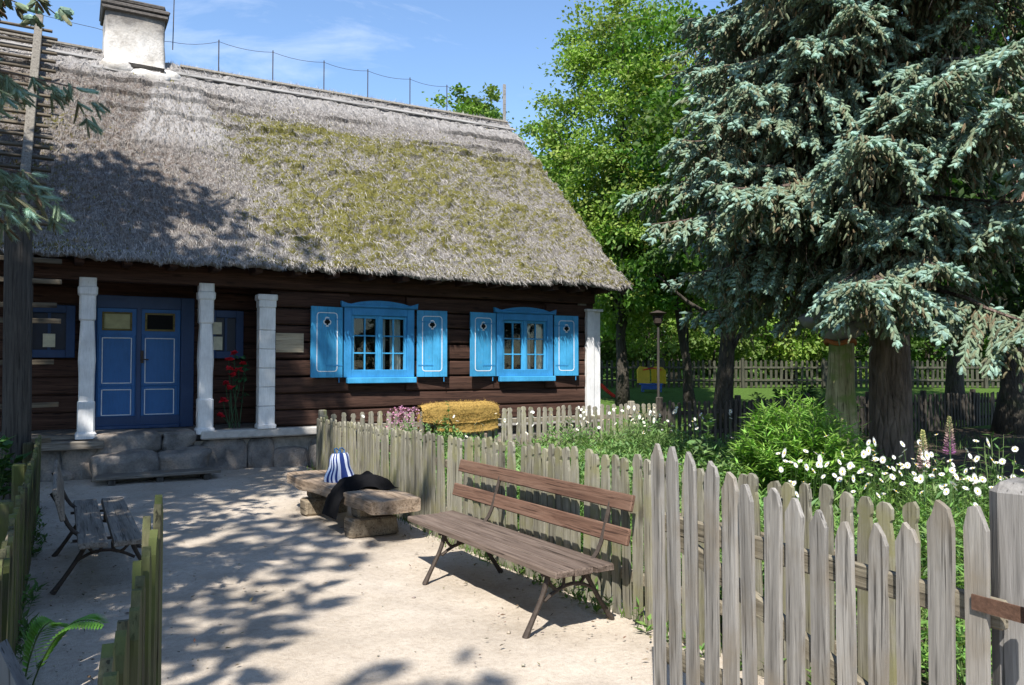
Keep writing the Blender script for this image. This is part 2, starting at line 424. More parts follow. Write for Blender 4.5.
wo = nd(nt, 'ShaderNodeOutputWorld'); lk(nt, bg.outputs[0], wo.inputs[0])
sl = bpy.data.lights.new('sun', 'SUN'); sl.energy = 5.0; sl.angle = R(.53); sl.color = (1, .95, .87)
so = bpy.data.objects.new('sun', sl); COL.objects.link(so)
so.rotation_euler = Vector((math.sin(SUN_AZ) * math.cos(SUN_EL), math.cos(SUN_AZ) * math.cos(SUN_EL), -math.sin(SUN_EL))).to_track_quat('-Z', 'Y').to_euler()
so.location = (-20, -20, 30)
vs = scn.view_settings; vs.view_transform = 'Standard'; vs.look = 'None'; vs.exposure = .86; vs.gamma = 1; vs.use_curve_mapping = False
scn.cycles.use_denoising = True
scn.cycles.max_bounces = 8; scn.cycles.transparent_max_bounces = 16

# ------------------------------------------------------------------ ground
def sstep(a, b, x): t = np.clip((x - a) / (b - a), 0, 1); return t * t * (3 - 2 * t)
def terrain(u, n):
    d = u * .5 + n * .866
    return sstep(17.5, 33, d) * .78
def tz(u, n): return float(terrain(A([u]), A([n]))[0])
g = MB()
ax = np.unique(np.concatenate([np.linspace(-300, -20, 15), np.linspace(-20, 50, 141), np.linspace(50, 300, 15)]))
U_, N_ = np.meshgrid(ax, ax, indexing='ij')
Zg = terrain(U_, N_) + .05 * (fbm(np.c_[U_.ravel() * .4, N_.ravel() * .4, U_.ravel() * 0], 3).reshape(U_.shape) - .5) * sstep(2, 14, np.hypot(U_ - 2, N_ - 5))
grass = sstep(11.8, 13.5, N_ + 0 * U_) * (U_ > 9) + sstep(18, 22, U_ * .5 + N_ * .866)
cc = np.zeros((U_.size, 4)); cc[:, 0] = np.clip(grass.ravel(), 0, 1); cc[:, 3] = 1
g.grid(np.dstack([U_, N_, Zg - .012]), col=cc)
tag(g.build('ground', M_ground, smooth=True), kind='structure')
g = MB()
uu = np.linspace(-.5, 3.6, 100); nn = np.linspace(-8, 13.2, 480)
U_, N_ = np.meshgrid(uu, nn, indexing='ij'); U_ = U_ + .12 * (fbm(np.c_[N_.ravel() * 1.5, U_.ravel() * .2, N_.ravel() * 0], 3, 5).reshape(U_.shape) - .5)
Zp = .012 + .025 * (fbm(np.c_[U_.ravel() * 5, N_.ravel() * 5, U_.ravel() * 0], 3, 19).reshape(U_.shape) - .5) + .035 * (fbm(np.c_[U_.ravel() * 1.6, N_.ravel() * 1.6, U_.ravel() * 0], 4, 9).reshape(U_.shape) - .45) + .02 * sstep(12, 13, N_)
edge = np.minimum(sstep(-.5, -.2, U_), 1 - sstep(3.35, 3.6, U_)); Zp = Zp * edge - .03 * (1 - edge)
g.grid(np.dstack([U_, N_, Zp])); tag(g.build('sand_path', M_sand, smooth=True), kind='structure')
def leaf_quads(mb, P, D, Nn, L, W, col, fold=.15):
    """n leaves: base P, direction D, normal Nn, length L, width W -> folded diamonds"""
    n = len(P); D = unit(D); S = unit(np.cross(D, Nn)); Nn = np.cross(S, D)
    L = np.broadcast_to(A(L, float), (n,))[:, None]; W = np.broadcast_to(A(W, float), (n,))[:, None]
    m = P + D * L * .45
    v = np.stack([P, m + S * W / 2 + Nn * W * fold, P + D * L, m - S * W / 2 + Nn * W * fold], 1).reshape(-1, 3)
    b = np.arange(n)[:, None] * 4
    t = np.concatenate([b + A([[0, 1, 2]]), b + A([[0, 2, 3]])])
    mb.tris(v, t, np.repeat(col, 4, 0))
def colvar(n, c, var=.25, hue=.1, rng=RNG):
    c = A(c, float); k = (1 + rng.uniform(-var, var, (n, 1)))
    o = np.ones((n, 4)); o[:, :3] = np.clip(c * k * (1 + rng.uniform(-hue, hue, (n, 3))), 0, 1); return o
def rdir(n, rng=RNG): return unit(rng.normal(size=(n, 3)))

# litter, pebbles and twig bits on the sand
mb = MB(); n = 2600
P = np.c_[RNG.uniform(-.3, 3.35, n), RNG.uniform(1.5, 12.5, n), np.full(n, .022)]
keep = (np.minimum(P[:, 0] + .4, 3.4 - P[:, 0]) < RNG.exponential(.55, n)); P = P[keep]; n = len(P)
P[:, 2] = .03 + RNG.uniform(0, .012, n)
d = rdir(n) * A([1, 1, .15]); leaf_quads(mb, P, d, A([0, 0, 1.]) + .3 * rdir(n), RNG.uniform(.015, .05, n), RNG.uniform(.008, .022, n), colvar(n, (.13, .09, .055), .6, .2))
tag(mb.build('leaf_litter', M_plantleaf), 'scattered dry leaf bits lying on the sandy path edges', 'litter', kind='stuff')

mb = MB(); n = 1500
P = np.c_[RNG.uniform(-.35, 3.35, n), RNG.uniform(1.2, 12.6, n), np.zeros(n)]; k = RNG.random(n) < .8
P[k, 0] = np.where(RNG.random(k.sum()) < .5, -.2 + RNG.exponential(.35, k.sum()), 3.2 - RNG.exponential(.35, k.sum()))
P[:, 2] = .022; sz = RNG.uniform(.003, .008, n) * (1 + 1.0 * (RNG.random(n) < .05))
o6 = A([[1, 0, 0], [0, 1, 0], [-1, 0, 0], [0, -1, 0], [0, 0, .6], [0, 0, -.6]])
V = P[:, None] + o6[None] * sz[:, None, None] * RNG.uniform(.7, 1.4, (n, 6, 1)); T = A([[0, 1, 4], [1, 2, 4], [2, 3, 4], [3, 0, 4], [1, 0, 5], [2, 1, 5], [3, 2, 5], [0, 3, 5]])
mb.tris(V.reshape(-1, 3), (np.arange(n)[:, None, None] * 6 + T[None]).reshape(-1, 3), np.repeat(colvar(n, (.38, .33, .28), .35, .06), 6, 0))
tag(mb.build('pebbles', M_plantleaf, smooth=True), 'small pebbles scattered over the trodden sand', 'pebbles', kind='stuff')

# ------------------------------------------------------------------ cottage
house = thing('cottage', 'dark log cottage with mossy thatched roof, blue shutters and white porch columns', 'cottage', (0, 0, 0))
WN = 12.75; FL = .65
# log wall, front right of the porch; openings left for the two windows
wins = [(4.09, 5.35), (7.0, 8.24)]
mb = MB()
edges = [.66, .92, 1.19, 1.46, 1.74, 2.02, 2.3, 2.58, 2.86, 3.16]
for z0, z1 in zip(edges[:-1], edges[1:]):
    segs = [(2.9, 9.1)]
    if z0 < 2.6 and z1 > 1.4: segs = [(2.9, 4.2), (5.24, 7.1), (8.14, 9.1)]
    for a, b in segs:
        k = max(2, int((b - a) / .25)); xs = np.linspace(a, b, k)
        prof = [(-.0, z0 + .012), (-.022, z0 + .03), (-.03, (z0 + z1) / 2), (-.022, z1 - .03), (0, z1 - .012), (.16, z1 - .008), (.16, z0 + .008)]
        Pq = A([[(x, WN + .03 + y + .008 * math.sin(x * 2.1 + z0 * 9), z + .006 * math.sin(x * 1.7 + z0 * 5)) for (y, z) in prof + prof[:1]] for x in xs])
        mb.grid(Pq, flip=True)
        for e in (0, -1): mb.add(Pq[e][:-1], [tuple(range(7))])
mb.box((6.0, WN + .12, 1.0), (6.2, .02, .7)); mb.box((6.0, WN + .12, 2.95), (6.2, .02, .6))   # backing behind log joints
# porch back wall and side
for z0, z1 in zip(edges[:-1], edges[1:]):
    for a, b in ((-5.0, .27), (1.88, 2.98)):
        mb.box(((a + b) / 2, 13.85, (z0 + z1) / 2), (b - a, .16, z1 - z0 - .012), bev=.015)
    mb.box((2.97, 13.3, (z0 + z1) / 2), (.12, 1.0, z1 - z0 - .012), bev=.015)
mb.box((1.07, 13.85, 2.96), (1.62, .16, .44))
mb.box((9.2, 17.4, 1.9), (.15, 9.2, 2.9)); mb.box((2.2, 22.0, 1.9), (14.2, .15, 2.9)); mb.box((-5.0, 17.9, 1.9), (.15, 8.2, 2.9))
v = A([(9.2, 12.9, 3.3), (9.2, 21.6, 3.3), (9.2, 17.25, 7.3), (9.12, 12.9, 3.3), (9.12, 21.6, 3.3), (9.12, 17.25, 7.3)])
mb.add(v, [(0, 1, 2), (3, 5, 4)])
mb.build('wall', M_housewood, house)
mb = MB()
mb.box((2.1, 12.8, 3.02), (14.3, .24, .3), bev=.02)
for k in range(24): mb.box((-4.6 + k * .6, 12.55, 3.12), (.12, .7, .12), bev=.01)
mb.box((2.1, 13.3, 3.2), (14.3, 1.6, .04))
mb.build('eave_beam', M_housewood, house)
mb = MB(); mb.box((-1.0, 13.28, FL - .03), (8.0, 1.0, .05)); mb.box((-2.1, 12.68, .52), (5.3, .3, .12), bev=.015)
mb.build('porch_floor', M_benchgrey, house)
# foundation
mb = MB(); mb.box((2.1, 12.92, .13), (14.3, .3, .72)); mb.box((2.1, 17, .1), (14, 8, .5))
rs = random.Random(3)
def stone(mb, c, r, seed, sub=10, p=2.6):
    th = np.linspace(0, 2 * math.pi, sub * 2 + 1); ph = np.linspace(-math.pi / 2, math.pi / 2, sub + 1)
    T, Ph = np.meshgrid(th, ph, indexing='ij')
    s = lambda x: np.sign(x) * np.abs(x) ** (2 / p)
    V = np.dstack([s(np.cos(T)) * s(np.cos(Ph)), s(np.sin(T)) * s(np.cos(Ph)), s(np.sin(Ph))])
    nn_ = fbm(V.reshape(-1, 3) * 1.4 + seed * 7.7, 4, seed).reshape(V.shape[:2])
    V = V * (1 + .62 * (nn_[..., None] - .5)) * A(r) + A(c)
    mb.grid(V, mat=1)
u = -1.6; i = 0
while u < 9.2:
    wd = rs.uniform(.38, .95); top = rs.uniform(.3, .52)
    if u > 1.75 or u < .3: stone(mb, (u + wd / 2, 12.80, top / 2 - .02), (wd / 2 * 1.02, .14, top / 2 + .07), i, 12, 3.4)
    if rs.random() < .45: stone(mb, (u + wd * .9, 12.72, .06), (.24, .12, .11), i + 50)
    u += wd; i += 1
mb.build('foundation', [M_mortar, M_stone], house)
mb = MB(); mb.box((5.6, 12.76, .585), (7.5, .34, .13), bev=.02, jit=.004); mb.build('ledge', M_ledge, house)

# columns
def column(mb, u, n, prof):
    ring = []
    for z, h in prof:
        c = h * .2; ring.append([(u + a * h, n + b * h, z) for a, b in ((-.8, -1), (.8, -1), (1, -.8), (1, .8), (.8, 1), (-.8, 1), (-1, .8), (-1, -.8))])
    V = A(ring).reshape(-1, 3); k = len(prof)
    F = [(i * 8 + j, i * 8 + (j + 1) % 8, (i + 1) * 8 + (j + 1) % 8, (i + 1) * 8 + j) for i in range(k - 1) for j in range(8)]
    F += [tuple(range(8))[::-1], tuple((k - 1) * 8 + j for j in range(8))]
    mb.add(V, F)
for uc in (.32, 1.92):
    mb = MB(); column(mb, uc, WN, [(.6, .135), (.67, .135), (.7, .112), (1.12, .112), (1.14, .098), (1.5, .1), (1.72, .11), (1.98, .1), (2.28, .086), (2.3, .103), (2.31, .105), (2.64, .105), (2.67, .125), (2.76, .128), (2.78, .11), (2.9, .11)])
    mb.build('column', M_white, house)
mb = MB()
for z0, z1 in ((.66, 1.0), (1.005, 1.3), (1.305, 1.6), (1.605, 1.9), (1.905, 2.2), (2.205, 2.56)): mb.box((2.82, WN - .04, (z0 + z1) / 2), (.25, .2, z1 - z0), bev=.006)
mb.box((2.82, WN - .04, 2.62), (.27, .22, .12), bev=.01); mb.box((2.82, WN - .04, 2.72), (.31, .25, .1), bev=.015)
mb.box((2.82, WN - .05, .68), (.29, .24, .07), bev=.01)
mb.build('column', M_white, house)
mb = MB()
for uc in (9.13, 9.32): mb.box((uc, WN - .03 + (uc - 9.13) * .3, 1.66), (.165, .1, 2.16), bev=.008)
mb.box((9.22, WN - .04, 2.74), (.4, .14, .05), bev=.01)
mb.build('corner_board', M_white, house)

# windows
def frame_boxes(mb, u0, u1, z0, z1, wd, n0, n1, mat=0):
    c = (n0 + n1) / 2; t = n1 - n0
    mb.box((u0 + wd / 2, c, (z0 + z1) / 2), (wd, t, z1 - z0), bev=.006, mat=mat); mb.box((u1 - wd / 2, c, (z0 + z1) / 2), (wd, t, z1 - z0), bev=.006, mat=mat)
    mb.box(((u0 + u1) / 2, c + .001, z0 + wd / 2), (u1 - u0 - 2 * wd - .002, t - .002, wd), bev=.006, mat=mat); mb.box(((u0 + u1) / 2, c + .001, z1 - wd / 2), (u1 - u0 - 2 * wd - .002, t - .002, wd), bev=.006, mat=mat)
def window(u0, u1, curt):
    z0, z1 = 1.36, 2.62
    mb = MB(); frame_boxes(mb, u0, u1, z0 + .08, z1, .13, WN - .07, WN + .02)
    frame_boxes(mb, u0 + .1, u1 - .1, z0 + .12, z1 - .1, .03, WN - .02, WN + .14)
    wnd = mb.build('window', M_blue, house)
    w2 = (u1 - u0)
    o = [(u0 - .05, z1 + .002), (u1 + .05, z1 + .002), (u1 + .06, z1 + .1)]
    for k in range(25):
        t = 1 - k / 24.; x = u0 - .06 + (w2 + .12) * t; q = abs(t - .5) * 2
        o.append((x, z1 + .08 + .045 * max(0, math.cos(q * math.pi * .75)) - .025 * math.exp(-((q - .78) / .1) ** 2) + .02 * math.exp(-((q - 1) / .07) ** 2)))
    mb = MB(); mb.prism(o, WN - .1, WN - .03); mb.box(((u0 + u1) / 2, WN - .085, z1 + .03), (w2 + .06, .06, .04), bev=.008)
    mb.build('pediment', M_blue, wnd)
    mb = MB(); mb.box(((u0 + u1) / 2 + .03, WN - .09, z0 + .03), (w2 - .02, .1, .1), bev=.01); mb.build('sill', M_blue2, wnd)
    a, b = u0 + .13, u1 - .13; mid = (a + b) / 2; zz0, zz1 = z0 + .15, z1 - .13
    mb = MB()
    for s0, s1 in ((a, mid - .012), (mid + .012, b)):
        frame_boxes(mb, s0, s1, zz0, zz1, .05, WN - .03, WN + .015)
        mb.box(((s0 + s1) / 2, WN - .008, (zz0 + zz1) / 2), (.022, .03, zz1 - zz0 - .1))
        for k in (1, 2): mb.box(((s0 + s1) / 2, WN - .006, zz0 + .05 + (zz1 - zz0 - .1) * k / 3), (s1 - s0 - .1, .027, .022))
    mb.box((mid, WN - .04, (zz0 + zz1) / 2), (.06, .03, zz1 - zz0), bev=.008)
    mb.build('sash', M_blue2, wnd)
    mb = MB(); mb.box((mid, WN + .005, (zz0 + zz1) / 2), (b - a - .06, .004, zz1 - zz0 - .06)); mb.build('pane', M_glass, wnd)
    mb = MB()
    for x0, x1 in curt:
        xs = np.linspace(a + (b - a) * x0, a + (b - a) * x1, 40); zs = np.linspace(zz0 + .02, zz1, 8)
        X, Zz = np.meshgrid(xs, zs, indexing='ij')
        mb.grid(np.dstack([X + .02 * (zz1 - Zz) * np.sin(X * 9), WN + .1 + .018 * np.sin(X * 75) + .01 * np.sin(X * 31), Zz]))
    mb.build('curtain', M_curtain, wnd, smooth=True)
    mb = MB(); mb.box((mid, WN + .45, (zz0 + zz1) / 2), (w2 + .3, .02, 1.7)); mb.box((mid, WN + .3, z0 - .1), (w2 + .3, .3, .02)); mb.build('dark_room_sheet', M_black, wnd)  # black sheets paint the darkness of the room behind the glass
window(4.09, 5.35, [(.0, .1), (.55, .66), (.74, .93)]); window(7.0, 8.24, [(.02, .1), (.55, .7), (.8, .97)])
def shutter(u0, u1, hinge_right):
    """boards with a white painted border line and a flat black shape for the shaded hole"""
    z0, z1 = 1.445, 2.61; wd = u1 - u0
    hx = u1 if hinge_right else u0; ang = R(9 if hinge_right else -6)
    F = Matrix.Translation((hx, WN - .055, 0)) @ Matrix.Rotation(ang, 4, 'Z')
    x0 = -wd if hinge_right else 0
    mb = MB(); k = 4
    for j in range(k):
        a = x0 + wd * j / k; mb_c = Vector((a + wd / k / 2, 0, (z0 + z1) / 2))
        mb.box(F @ mb_c, (wd / k - .004, .03, z1 - z0), F)
    for z in (z0 + .2, z1 - .2): mb.box(F @ Vector((x0 + wd / 2, .024, z)), (wd - .04, .02, .09), F)
    sh = mb.build('shutter', M_blue2, house)
    mb = MB(); q0, q1 = x0 + .1, x0 + wd - .1; r0, r1 = z0 + .1, z1 - .1; c = .045; t = .013
    out = [(q0 + c, r0), (q1 - c, r0), (q1 - c * .3, r0 + c * .3), (q1, r0 + c), (q1, r1 - c), (q1 - c * .3, r1 - c * .3), (q1 - c, r1), (q0 + c, r1), (q0 + c * .3, r1 - c * .3), (q0, r1 - c), (q0, r0 + c), (q0 + c * .3, r0 + c * .3)]
    for p, q in zip(out, out[1:] + out[:1]):
        mb.beam(F @ Vector((p[0], -.0165, p[1])), F @ Vector((q[0], -.0165, q[1])), .0035, t, up=(0, 0, 1) if abs(p[1] - q[1]) < .02 else (1, 0, 0))
    cx = x0 + wd / 2; cz = z1 - .24
    def club(s):
        o = []
        for k in range(48):
            a = k / 48 * 2 * math.pi + math.pi / 2
            r = s * (.6 + .38 * abs(math.cos(1.5 * (a - math.pi / 2))) ** .7)
            o.append((cx + r * math.cos(a), cz + r * math.sin(a)))
        return o
    mb.prism(club(.076), -.0185, -.0145, frame=F)
    mb.prism([(cx - .026, cz - .09), (cx + .026, cz - .09), (cx + .012, cz - .03), (cx - .012, cz - .03)], -.0184, -.0144, frame=F)
    mb.build('painted_line', M_line, sh)
    mb = MB(); mb.prism(club(.053), -.0205, -.0187, frame=F); mb.prism([(cx - .018, cz - .064), (cx + .018, cz - .064), (cx + .008, cz - .02), (cx - .008, cz - .02)], -.0203, -.0189, frame=F)
    mb.build('club_hole_shade', M_black, sh)  # flat black shape on the boards, painted as the shade of a hole
    mb = MB()
    for z in (z0 + .2, z1 - .2): mb.beam(F @ Vector((x0 + .02 if not hinge_right else x0 + wd - .3, -.019, z)), F @ Vector((x0 + .3 if not hinge_right else x0 + wd, -.019, z)), .004, .02)
    mb.tube([F @ Vector((x0 + wd * .9, -.0, z0 - .09)), F @ Vector((x0 + wd * .9, .0, z0 + .0))], .008, 6)
    mb.build('hinge', M_blue, sh)
shutter(3.5, 4.06, True); shutter(5.40, 5.96, False); shutter(6.40, 6.97, True); shutter(8.27, 8.80, False)

# double door
DN = 13.7
mb = MB(); frame_boxes(mb, .27, 1.88, FL, 2.74, .2, DN - .06, DN + .1); mb.box((1.07, DN - .02, FL + .03), (1.2, .2, .06), bev=.01); mb.box((1.07, DN + .12, 1.7), (1.5, .02, 2.1), mat=1)
fr = mb.build('door_frame', [M_framblue, M_black], house)  # second slot: black sheet painted as the dark behind the door
for (a, b, panes) in ((.475, 1.06, M_yellowpane), (1.07, 1.675, M_black)):
    c = (a + b) / 2; lo, hi = (.545, .965) if a < 1 else (1.15, 1.59)
    mb = MB(); mb.box((c, DN, 1.62), (b - a, .05, 1.88), bev=.006)
    for z0, z1 in ((.83, 1.29), (1.34, 2.1)): frame_boxes(mb, lo - .05, hi + .05, z0 - .02, z1 + .02, .05, DN - .04, DN - .02)
    leaf = mb.build('door_leaf', M_doorblue, house)
    mb = MB()
    for z0, z1 in ((.86, 1.27), (1.36, 2.08)): frame_boxes(mb, lo, hi, z0, z1, .014, DN - .046, DN - .024)
    mb.build('painted_line', M_line, leaf)
    mb = MB(); frame_boxes(mb, lo, hi, 2.19, 2.48, .03, DN - .05, DN - .02); mb.build('pane_frame', wood('pane_frame_wood', (.1, .08, .03), (.16, .13, .05), (.2, .17, .08), axis=0) if a < 1 else bpy.data.materials['pane_frame_wood'], leaf)
    mb = MB(); mb.box(((lo + hi) / 2, DN - .028, 2.335), (hi - lo - .06, .006, .23)); mb.build('pane', panes, leaf)
mb = MB(); mb.box((1.065, DN - .045, 1.62), (.07, .03, 1.86), bev=.006); mb.build('door_post', M_framblue, house)
mb = MB(); mb.box((1.11, DN - .055, 1.78), (.05, .02, .2), bev=.006); mb.tube([(1.11, DN - .06, 1.74), (1.11, DN - .12, 1.74), (1.2, DN - .13, 1.735)], .012, 7); mb.build('door_handle', M_iron, leaf)
# the two small porch windows in blue frames
for a, b in ((-.5, .18), (2.1, 2.66)):
    mb = MB(); frame_boxes(mb, a, b, 1.76, 2.56, .12, DN - .04, DN + .06); mb.box(((a + b) / 2, DN + .0, 2.16), (.04, .04, .56)); win = mb.build('porch_window', M_framblue, house)
    mb = MB(); mb.box(((a + b) / 2, DN + .03, 2.16), (b - a - .22, .004, .58)); mb.build('pane', M_darkpane, win)
    mb = MB(); mb.box(((a + b) / 2, DN + .055, 2.16), (b - a - .2, .004, .6)); mb.build('dark_room_sheet', M_black, win)  # black sheet put in for the unlit room behind the pane
for (a, b, z0, z1, lab) in ((2.17, 2.31, 2.16, 2.36, 'small yellowish sheet pinned above another on the porch window'), (2.18, 2.32, 1.9, 2.12, 'small white sheet pinned below another on the porch window'), (-.24, -.08, 1.92, 2.12, 'small pale sheet on the porch window left of the door')):
    mb = MB(); mb.box(((a + b) / 2, DN - .046, (z0 + z1) / 2), (b - a, .004, z1 - z0)); tag(mb.build('paper_notice', M_paper), lab, 'notice')
mb = MB(); mb.box((3.2, WN - .02, 2.01), (.45, .02, .31), bev=.004)
tag(mb.build('notice_board', wood('pale_board', (.3, .24, .16), (.42, .35, .25), (.5, .43, .33), axis=0)), 'pale wooden notice board on the log wall between column and shutter', 'sign')
mb = MB(); mb.box((8.96, WN - .01, 2.92), (.2, .03, .17), bev=.005)
tag(mb.build('house_plaque', M_ladder), 'small brown plate under the eave near the house corner', 'sign')

# ---- thatched roof
EU0, EU1 = -5.0, 9.68
slope = R(43.3); sd = A([0, math.cos(slope), math.sin(slope)]); nrm = A([0, -math.sin(slope), math.cos(slope)])
E0 = A([0, 12.12, 3.2]); SL = 6.72
us = np.arange(EU0, EU1 + .001, .05); ss = np.arange(0, SL + .01, .05)
Ug, Sg = np.meshgrid(us, ss, indexing='ij')
def moss_field(U, S):
    q = np.c_[U.ravel() * .9, S.ravel() * 1.5, U.ravel() * 0]
    big = fbm(A(q) * .55, 3, 21).reshape(U.shape); sm = fbm(np.c_[U.ravel() * 4.6, S.ravel() * 7.5, U.ravel() * 0], 3, 31).reshape(U.shape)
    zone = sstep(1.2, 3.6, U + .5 * (sm - .5)) * (1 - .95 * sstep(4.3, 5.5, S)) * (.75 + .25 * sstep(.0, 1.6, S))
    left = .5 * sstep(1.5, -.5, U) * (1 - sstep(3.8, 5, S))
    return np.clip((.68 * zone + .85 * left) * (.5 + .8 * big) * (.45 + .95 * sm), 0, 1)
moss = moss_field(Ug, Sg)
disp = .05 * (fbm(np.c_[Ug.ravel() * 2.5, Sg.ravel() * 3.5, Ug.ravel() * 0], 4, 41).reshape(Ug.shape) - .5)
disp += .085 * (fbm(np.c_[Ug.ravel() * 10, Sg.ravel() * 6, Ug.ravel() * 0], 3, 43).reshape(Ug.shape) - .5)
disp += .075 * sstep(.4, .65, moss) * (.5 + fbm(np.c_[Ug.ravel() * 9, Sg.ravel() * 9, Ug.ravel() * 0], 2, 44).reshape(Ug.shape))
for s0, amp, ph in ((1.9, .02, .3), (3.1, .03, 1.2), (4.35, .07, 2.2), (4.85, .08, .7), (5.4, .09, 1.9)):    # course steps
    yy = s0 + .12 * np.sin(Ug * .7 + ph) + .1 * (fbm(np.c_[Ug.ravel() * .8, Ug.ravel() * 0 + ph, Ug.ravel() * 0], 3, 6).reshape(Ug.shape) - .5)
    dlt = Sg - yy; disp += amp * np.where((dlt > -.0) & (dlt < .7), (1 - dlt / .7), 0) * sstep(.3, .55, fbm(np.c_[Ug.ravel() * .6, Ug.ravel() * 0 + s0, Ug.ravel() * 0], 2, 61).reshape(Ug.shape))
# raised repair strip running down from the chimney
rc = 1.95 + .0 * Sg; rep = sstep(.75, .55, np.abs(Ug - 1.85 - .0 * Sg) + .18 * (Sg - 4.2) + .25 * (fbm(np.c_[Ug.ravel() * 2, Sg.ravel() * 2, Ug.ravel() * 0], 3, 71).reshape(Ug.shape) - .5)) * sstep(2.9, 3.6, Sg) * sstep(5.9, 5.5, Sg)
disp += .05 * rep
sag = -.05 * np.sin((Ug - EU0) / (EU1 - EU0) * math.pi) * (Sg / SL)
eave_j = .05 * (fbm(np.c_[Ug.ravel() * 1.2, Ug.ravel() * 0, Ug.ravel() * 0], 4, 81).reshape(Ug.shape) - .5) * (1 - sstep(0, .6, Sg))
P = E0 + np.dstack([Ug, Ug * 0, Ug * 0]) + Sg[..., None] * sd + (disp + eave_j)[..., None] * nrm
P[..., 2] += sag
# verge runs slightly irregular
P[..., 0] += (Ug > EU1 - .3) * .05 * (fbm(np.c_[Sg.ravel() * 2, Sg.ravel() * 0, Sg.ravel() * 0], 3, 9).reshape(Ug.shape) - .5)
warm = np.clip(sstep(3.4, .6, Ug) * 1.0 + .25, 0, 1) * (1 - sstep(5.2, 6.2, Sg)) * (.3 + .7 * sstep(0, 1.2, Sg))
cc = np.ones((Ug.size, 4)); cc[:, 0] = moss.ravel(); cc[:, 1] = warm.ravel(); cc[:, 2] = np.clip(rep + .75 * sstep(5.3, 5.9, Sg), 0, 1).ravel()
mb = MB(); mb.grid(P, col=cc, flip=False)
# rounded eave lip and underside
lipp = []
for a in np.linspace(0, 1, 7):
    ang = a * math.pi * .75
    off = -.06 * (1 - math.cos(ang)) * nrm - .04 * math.sin(ang) * sd
    lipp.append(P[:, 0] + off)
lipp.append(P[:, 0] + A([0, 1.4, 1.12]))
lipc = np.zeros((len(us) * 8, 4)); lipc[:, 1] = .3; lipc[:, 3] = 1
mb.grid(np.stack(lipp, 1)[:, ::-1], col=lipc)
# back slope, verge end
ridge = P[:, -1]
back = np.stack([ridge, ridge + A([0, 5.2, -4.9]), ridge + A([0, 5.0, -5.1]), ridge + A([0, 0, -.35])], 1); mb.grid(back, col=np.tile(A([.2, .3, 0, 1]), (len(us) * 4, 1)))
for e in (0, -1):
    q = P[e]; inner = q - .3 * nrm + A([0, 0, 0]); inner[-1] = q[-1] + A([0, 0, -.4])
    st = np.stack([q, q - .15 * nrm + A([.03 if e else -.03, 0, 0]), inner], 1); mb.grid(st, col=np.tile(A([.1, .3, 0, 1]), (len(q) * 3, 1)))
# loose straws lying on and poking from the surface
n = 60000
su = RNG.uniform(EU0, EU1, n); sS = SL * RNG.uniform(0, 1, n) ** 1.05
k = RNG.random(n) < .16; sS[k] = RNG.uniform(-.06, .1, k.sum())
iu = np.clip(((su - EU0) / .05).astype(int), 0, len(us) - 1); iS = np.clip((sS / .05).astype(int), 0, len(ss) - 1)
base = P[iu, iS] + np.c_[su - us[iu], np.zeros(n), np.zeros(n)] + (sS - ss[iS])[:, None] * sd + .006 * nrm
mval = moss[iu, iS] + RNG.uniform(-.25, .25, n); wv = warm[iu, iS]
isM = mval + RNG.uniform(-.35, .35, n) > .5
d = -sd + RNG.normal(0, .16, (n, 3)) * A([1.6, 1, 1]) + nrm * RNG.uniform(-.04, .15, n)[:, None]
d[isM] = nrm + .8 * rdir(isM.sum())
L = np.where(isM, RNG.uniform(.02, .06, n), RNG.uniform(.07, .24, n)); L = np.where(k & ~isM, RNG.uniform(.06, .15, n), L)
gcol = A([.34, .32, .3]) * (1 - wv[:, None] * .4) + A([.0, -.01, -.02]) * wv[:, None]
pc = np.ones((n, 4)); pc[:, :3] = gcol * RNG.uniform(.45, 1.55, (n, 1))
pc[isM, :3] = A([.175, .155, .04]) * RNG.uniform(.5, 1.5, (isM.sum(), 1))
S_ = unit(np.cross(d, nrm + .4 * rdir(n))); d = unit(d); wd = np.where(isM, .018, .011)[:, None] * RNG.uniform(.6, 1.3, (n, 1))
v = np.stack([base - S_ * wd / 2, base + S_ * wd / 2, base + d * L[:, None]], 1).reshape(-1, 3)
mb.tris(v, np.arange(3 * n).reshape(-1, 3), np.repeat(pc, 3, 0), 1)
# ridge fuzz
n = 5000; su = RNG.uniform(EU0, EU1, n); iu = np.clip(((su - EU0) / .05).astype(int), 0, len(us) - 1)
base = ridge[iu] + np.c_[su - us[iu], RNG.uniform(-.25, .1, n), np.zeros(n)]; base[:, 2] += np.minimum(0, base[:, 1] - ridge[iu][:, 1]) * .94 - .02
d = unit(A([0, 0, .8]) + .75 * rdir(n)); L = RNG.uniform(.04, .16, n)[:, None]; S_ = unit(np.cross(d, rdir(n))) * .011
pc = np.ones((n, 4)); pc[:, :3] = A([.5, .48, .47]) * RNG.uniform(.6, 1.3, (n, 1))
v = np.stack([base - S_ / 2, base + S_ / 2, base + d * L], 1).reshape(-1, 3); mb.tris(v, np.arange(3 * n).reshape(-1, 3), np.repeat(pc, 3, 0), 1)
roof = mb.build('roof', [M_thatch, M_straw], house, smooth=False)
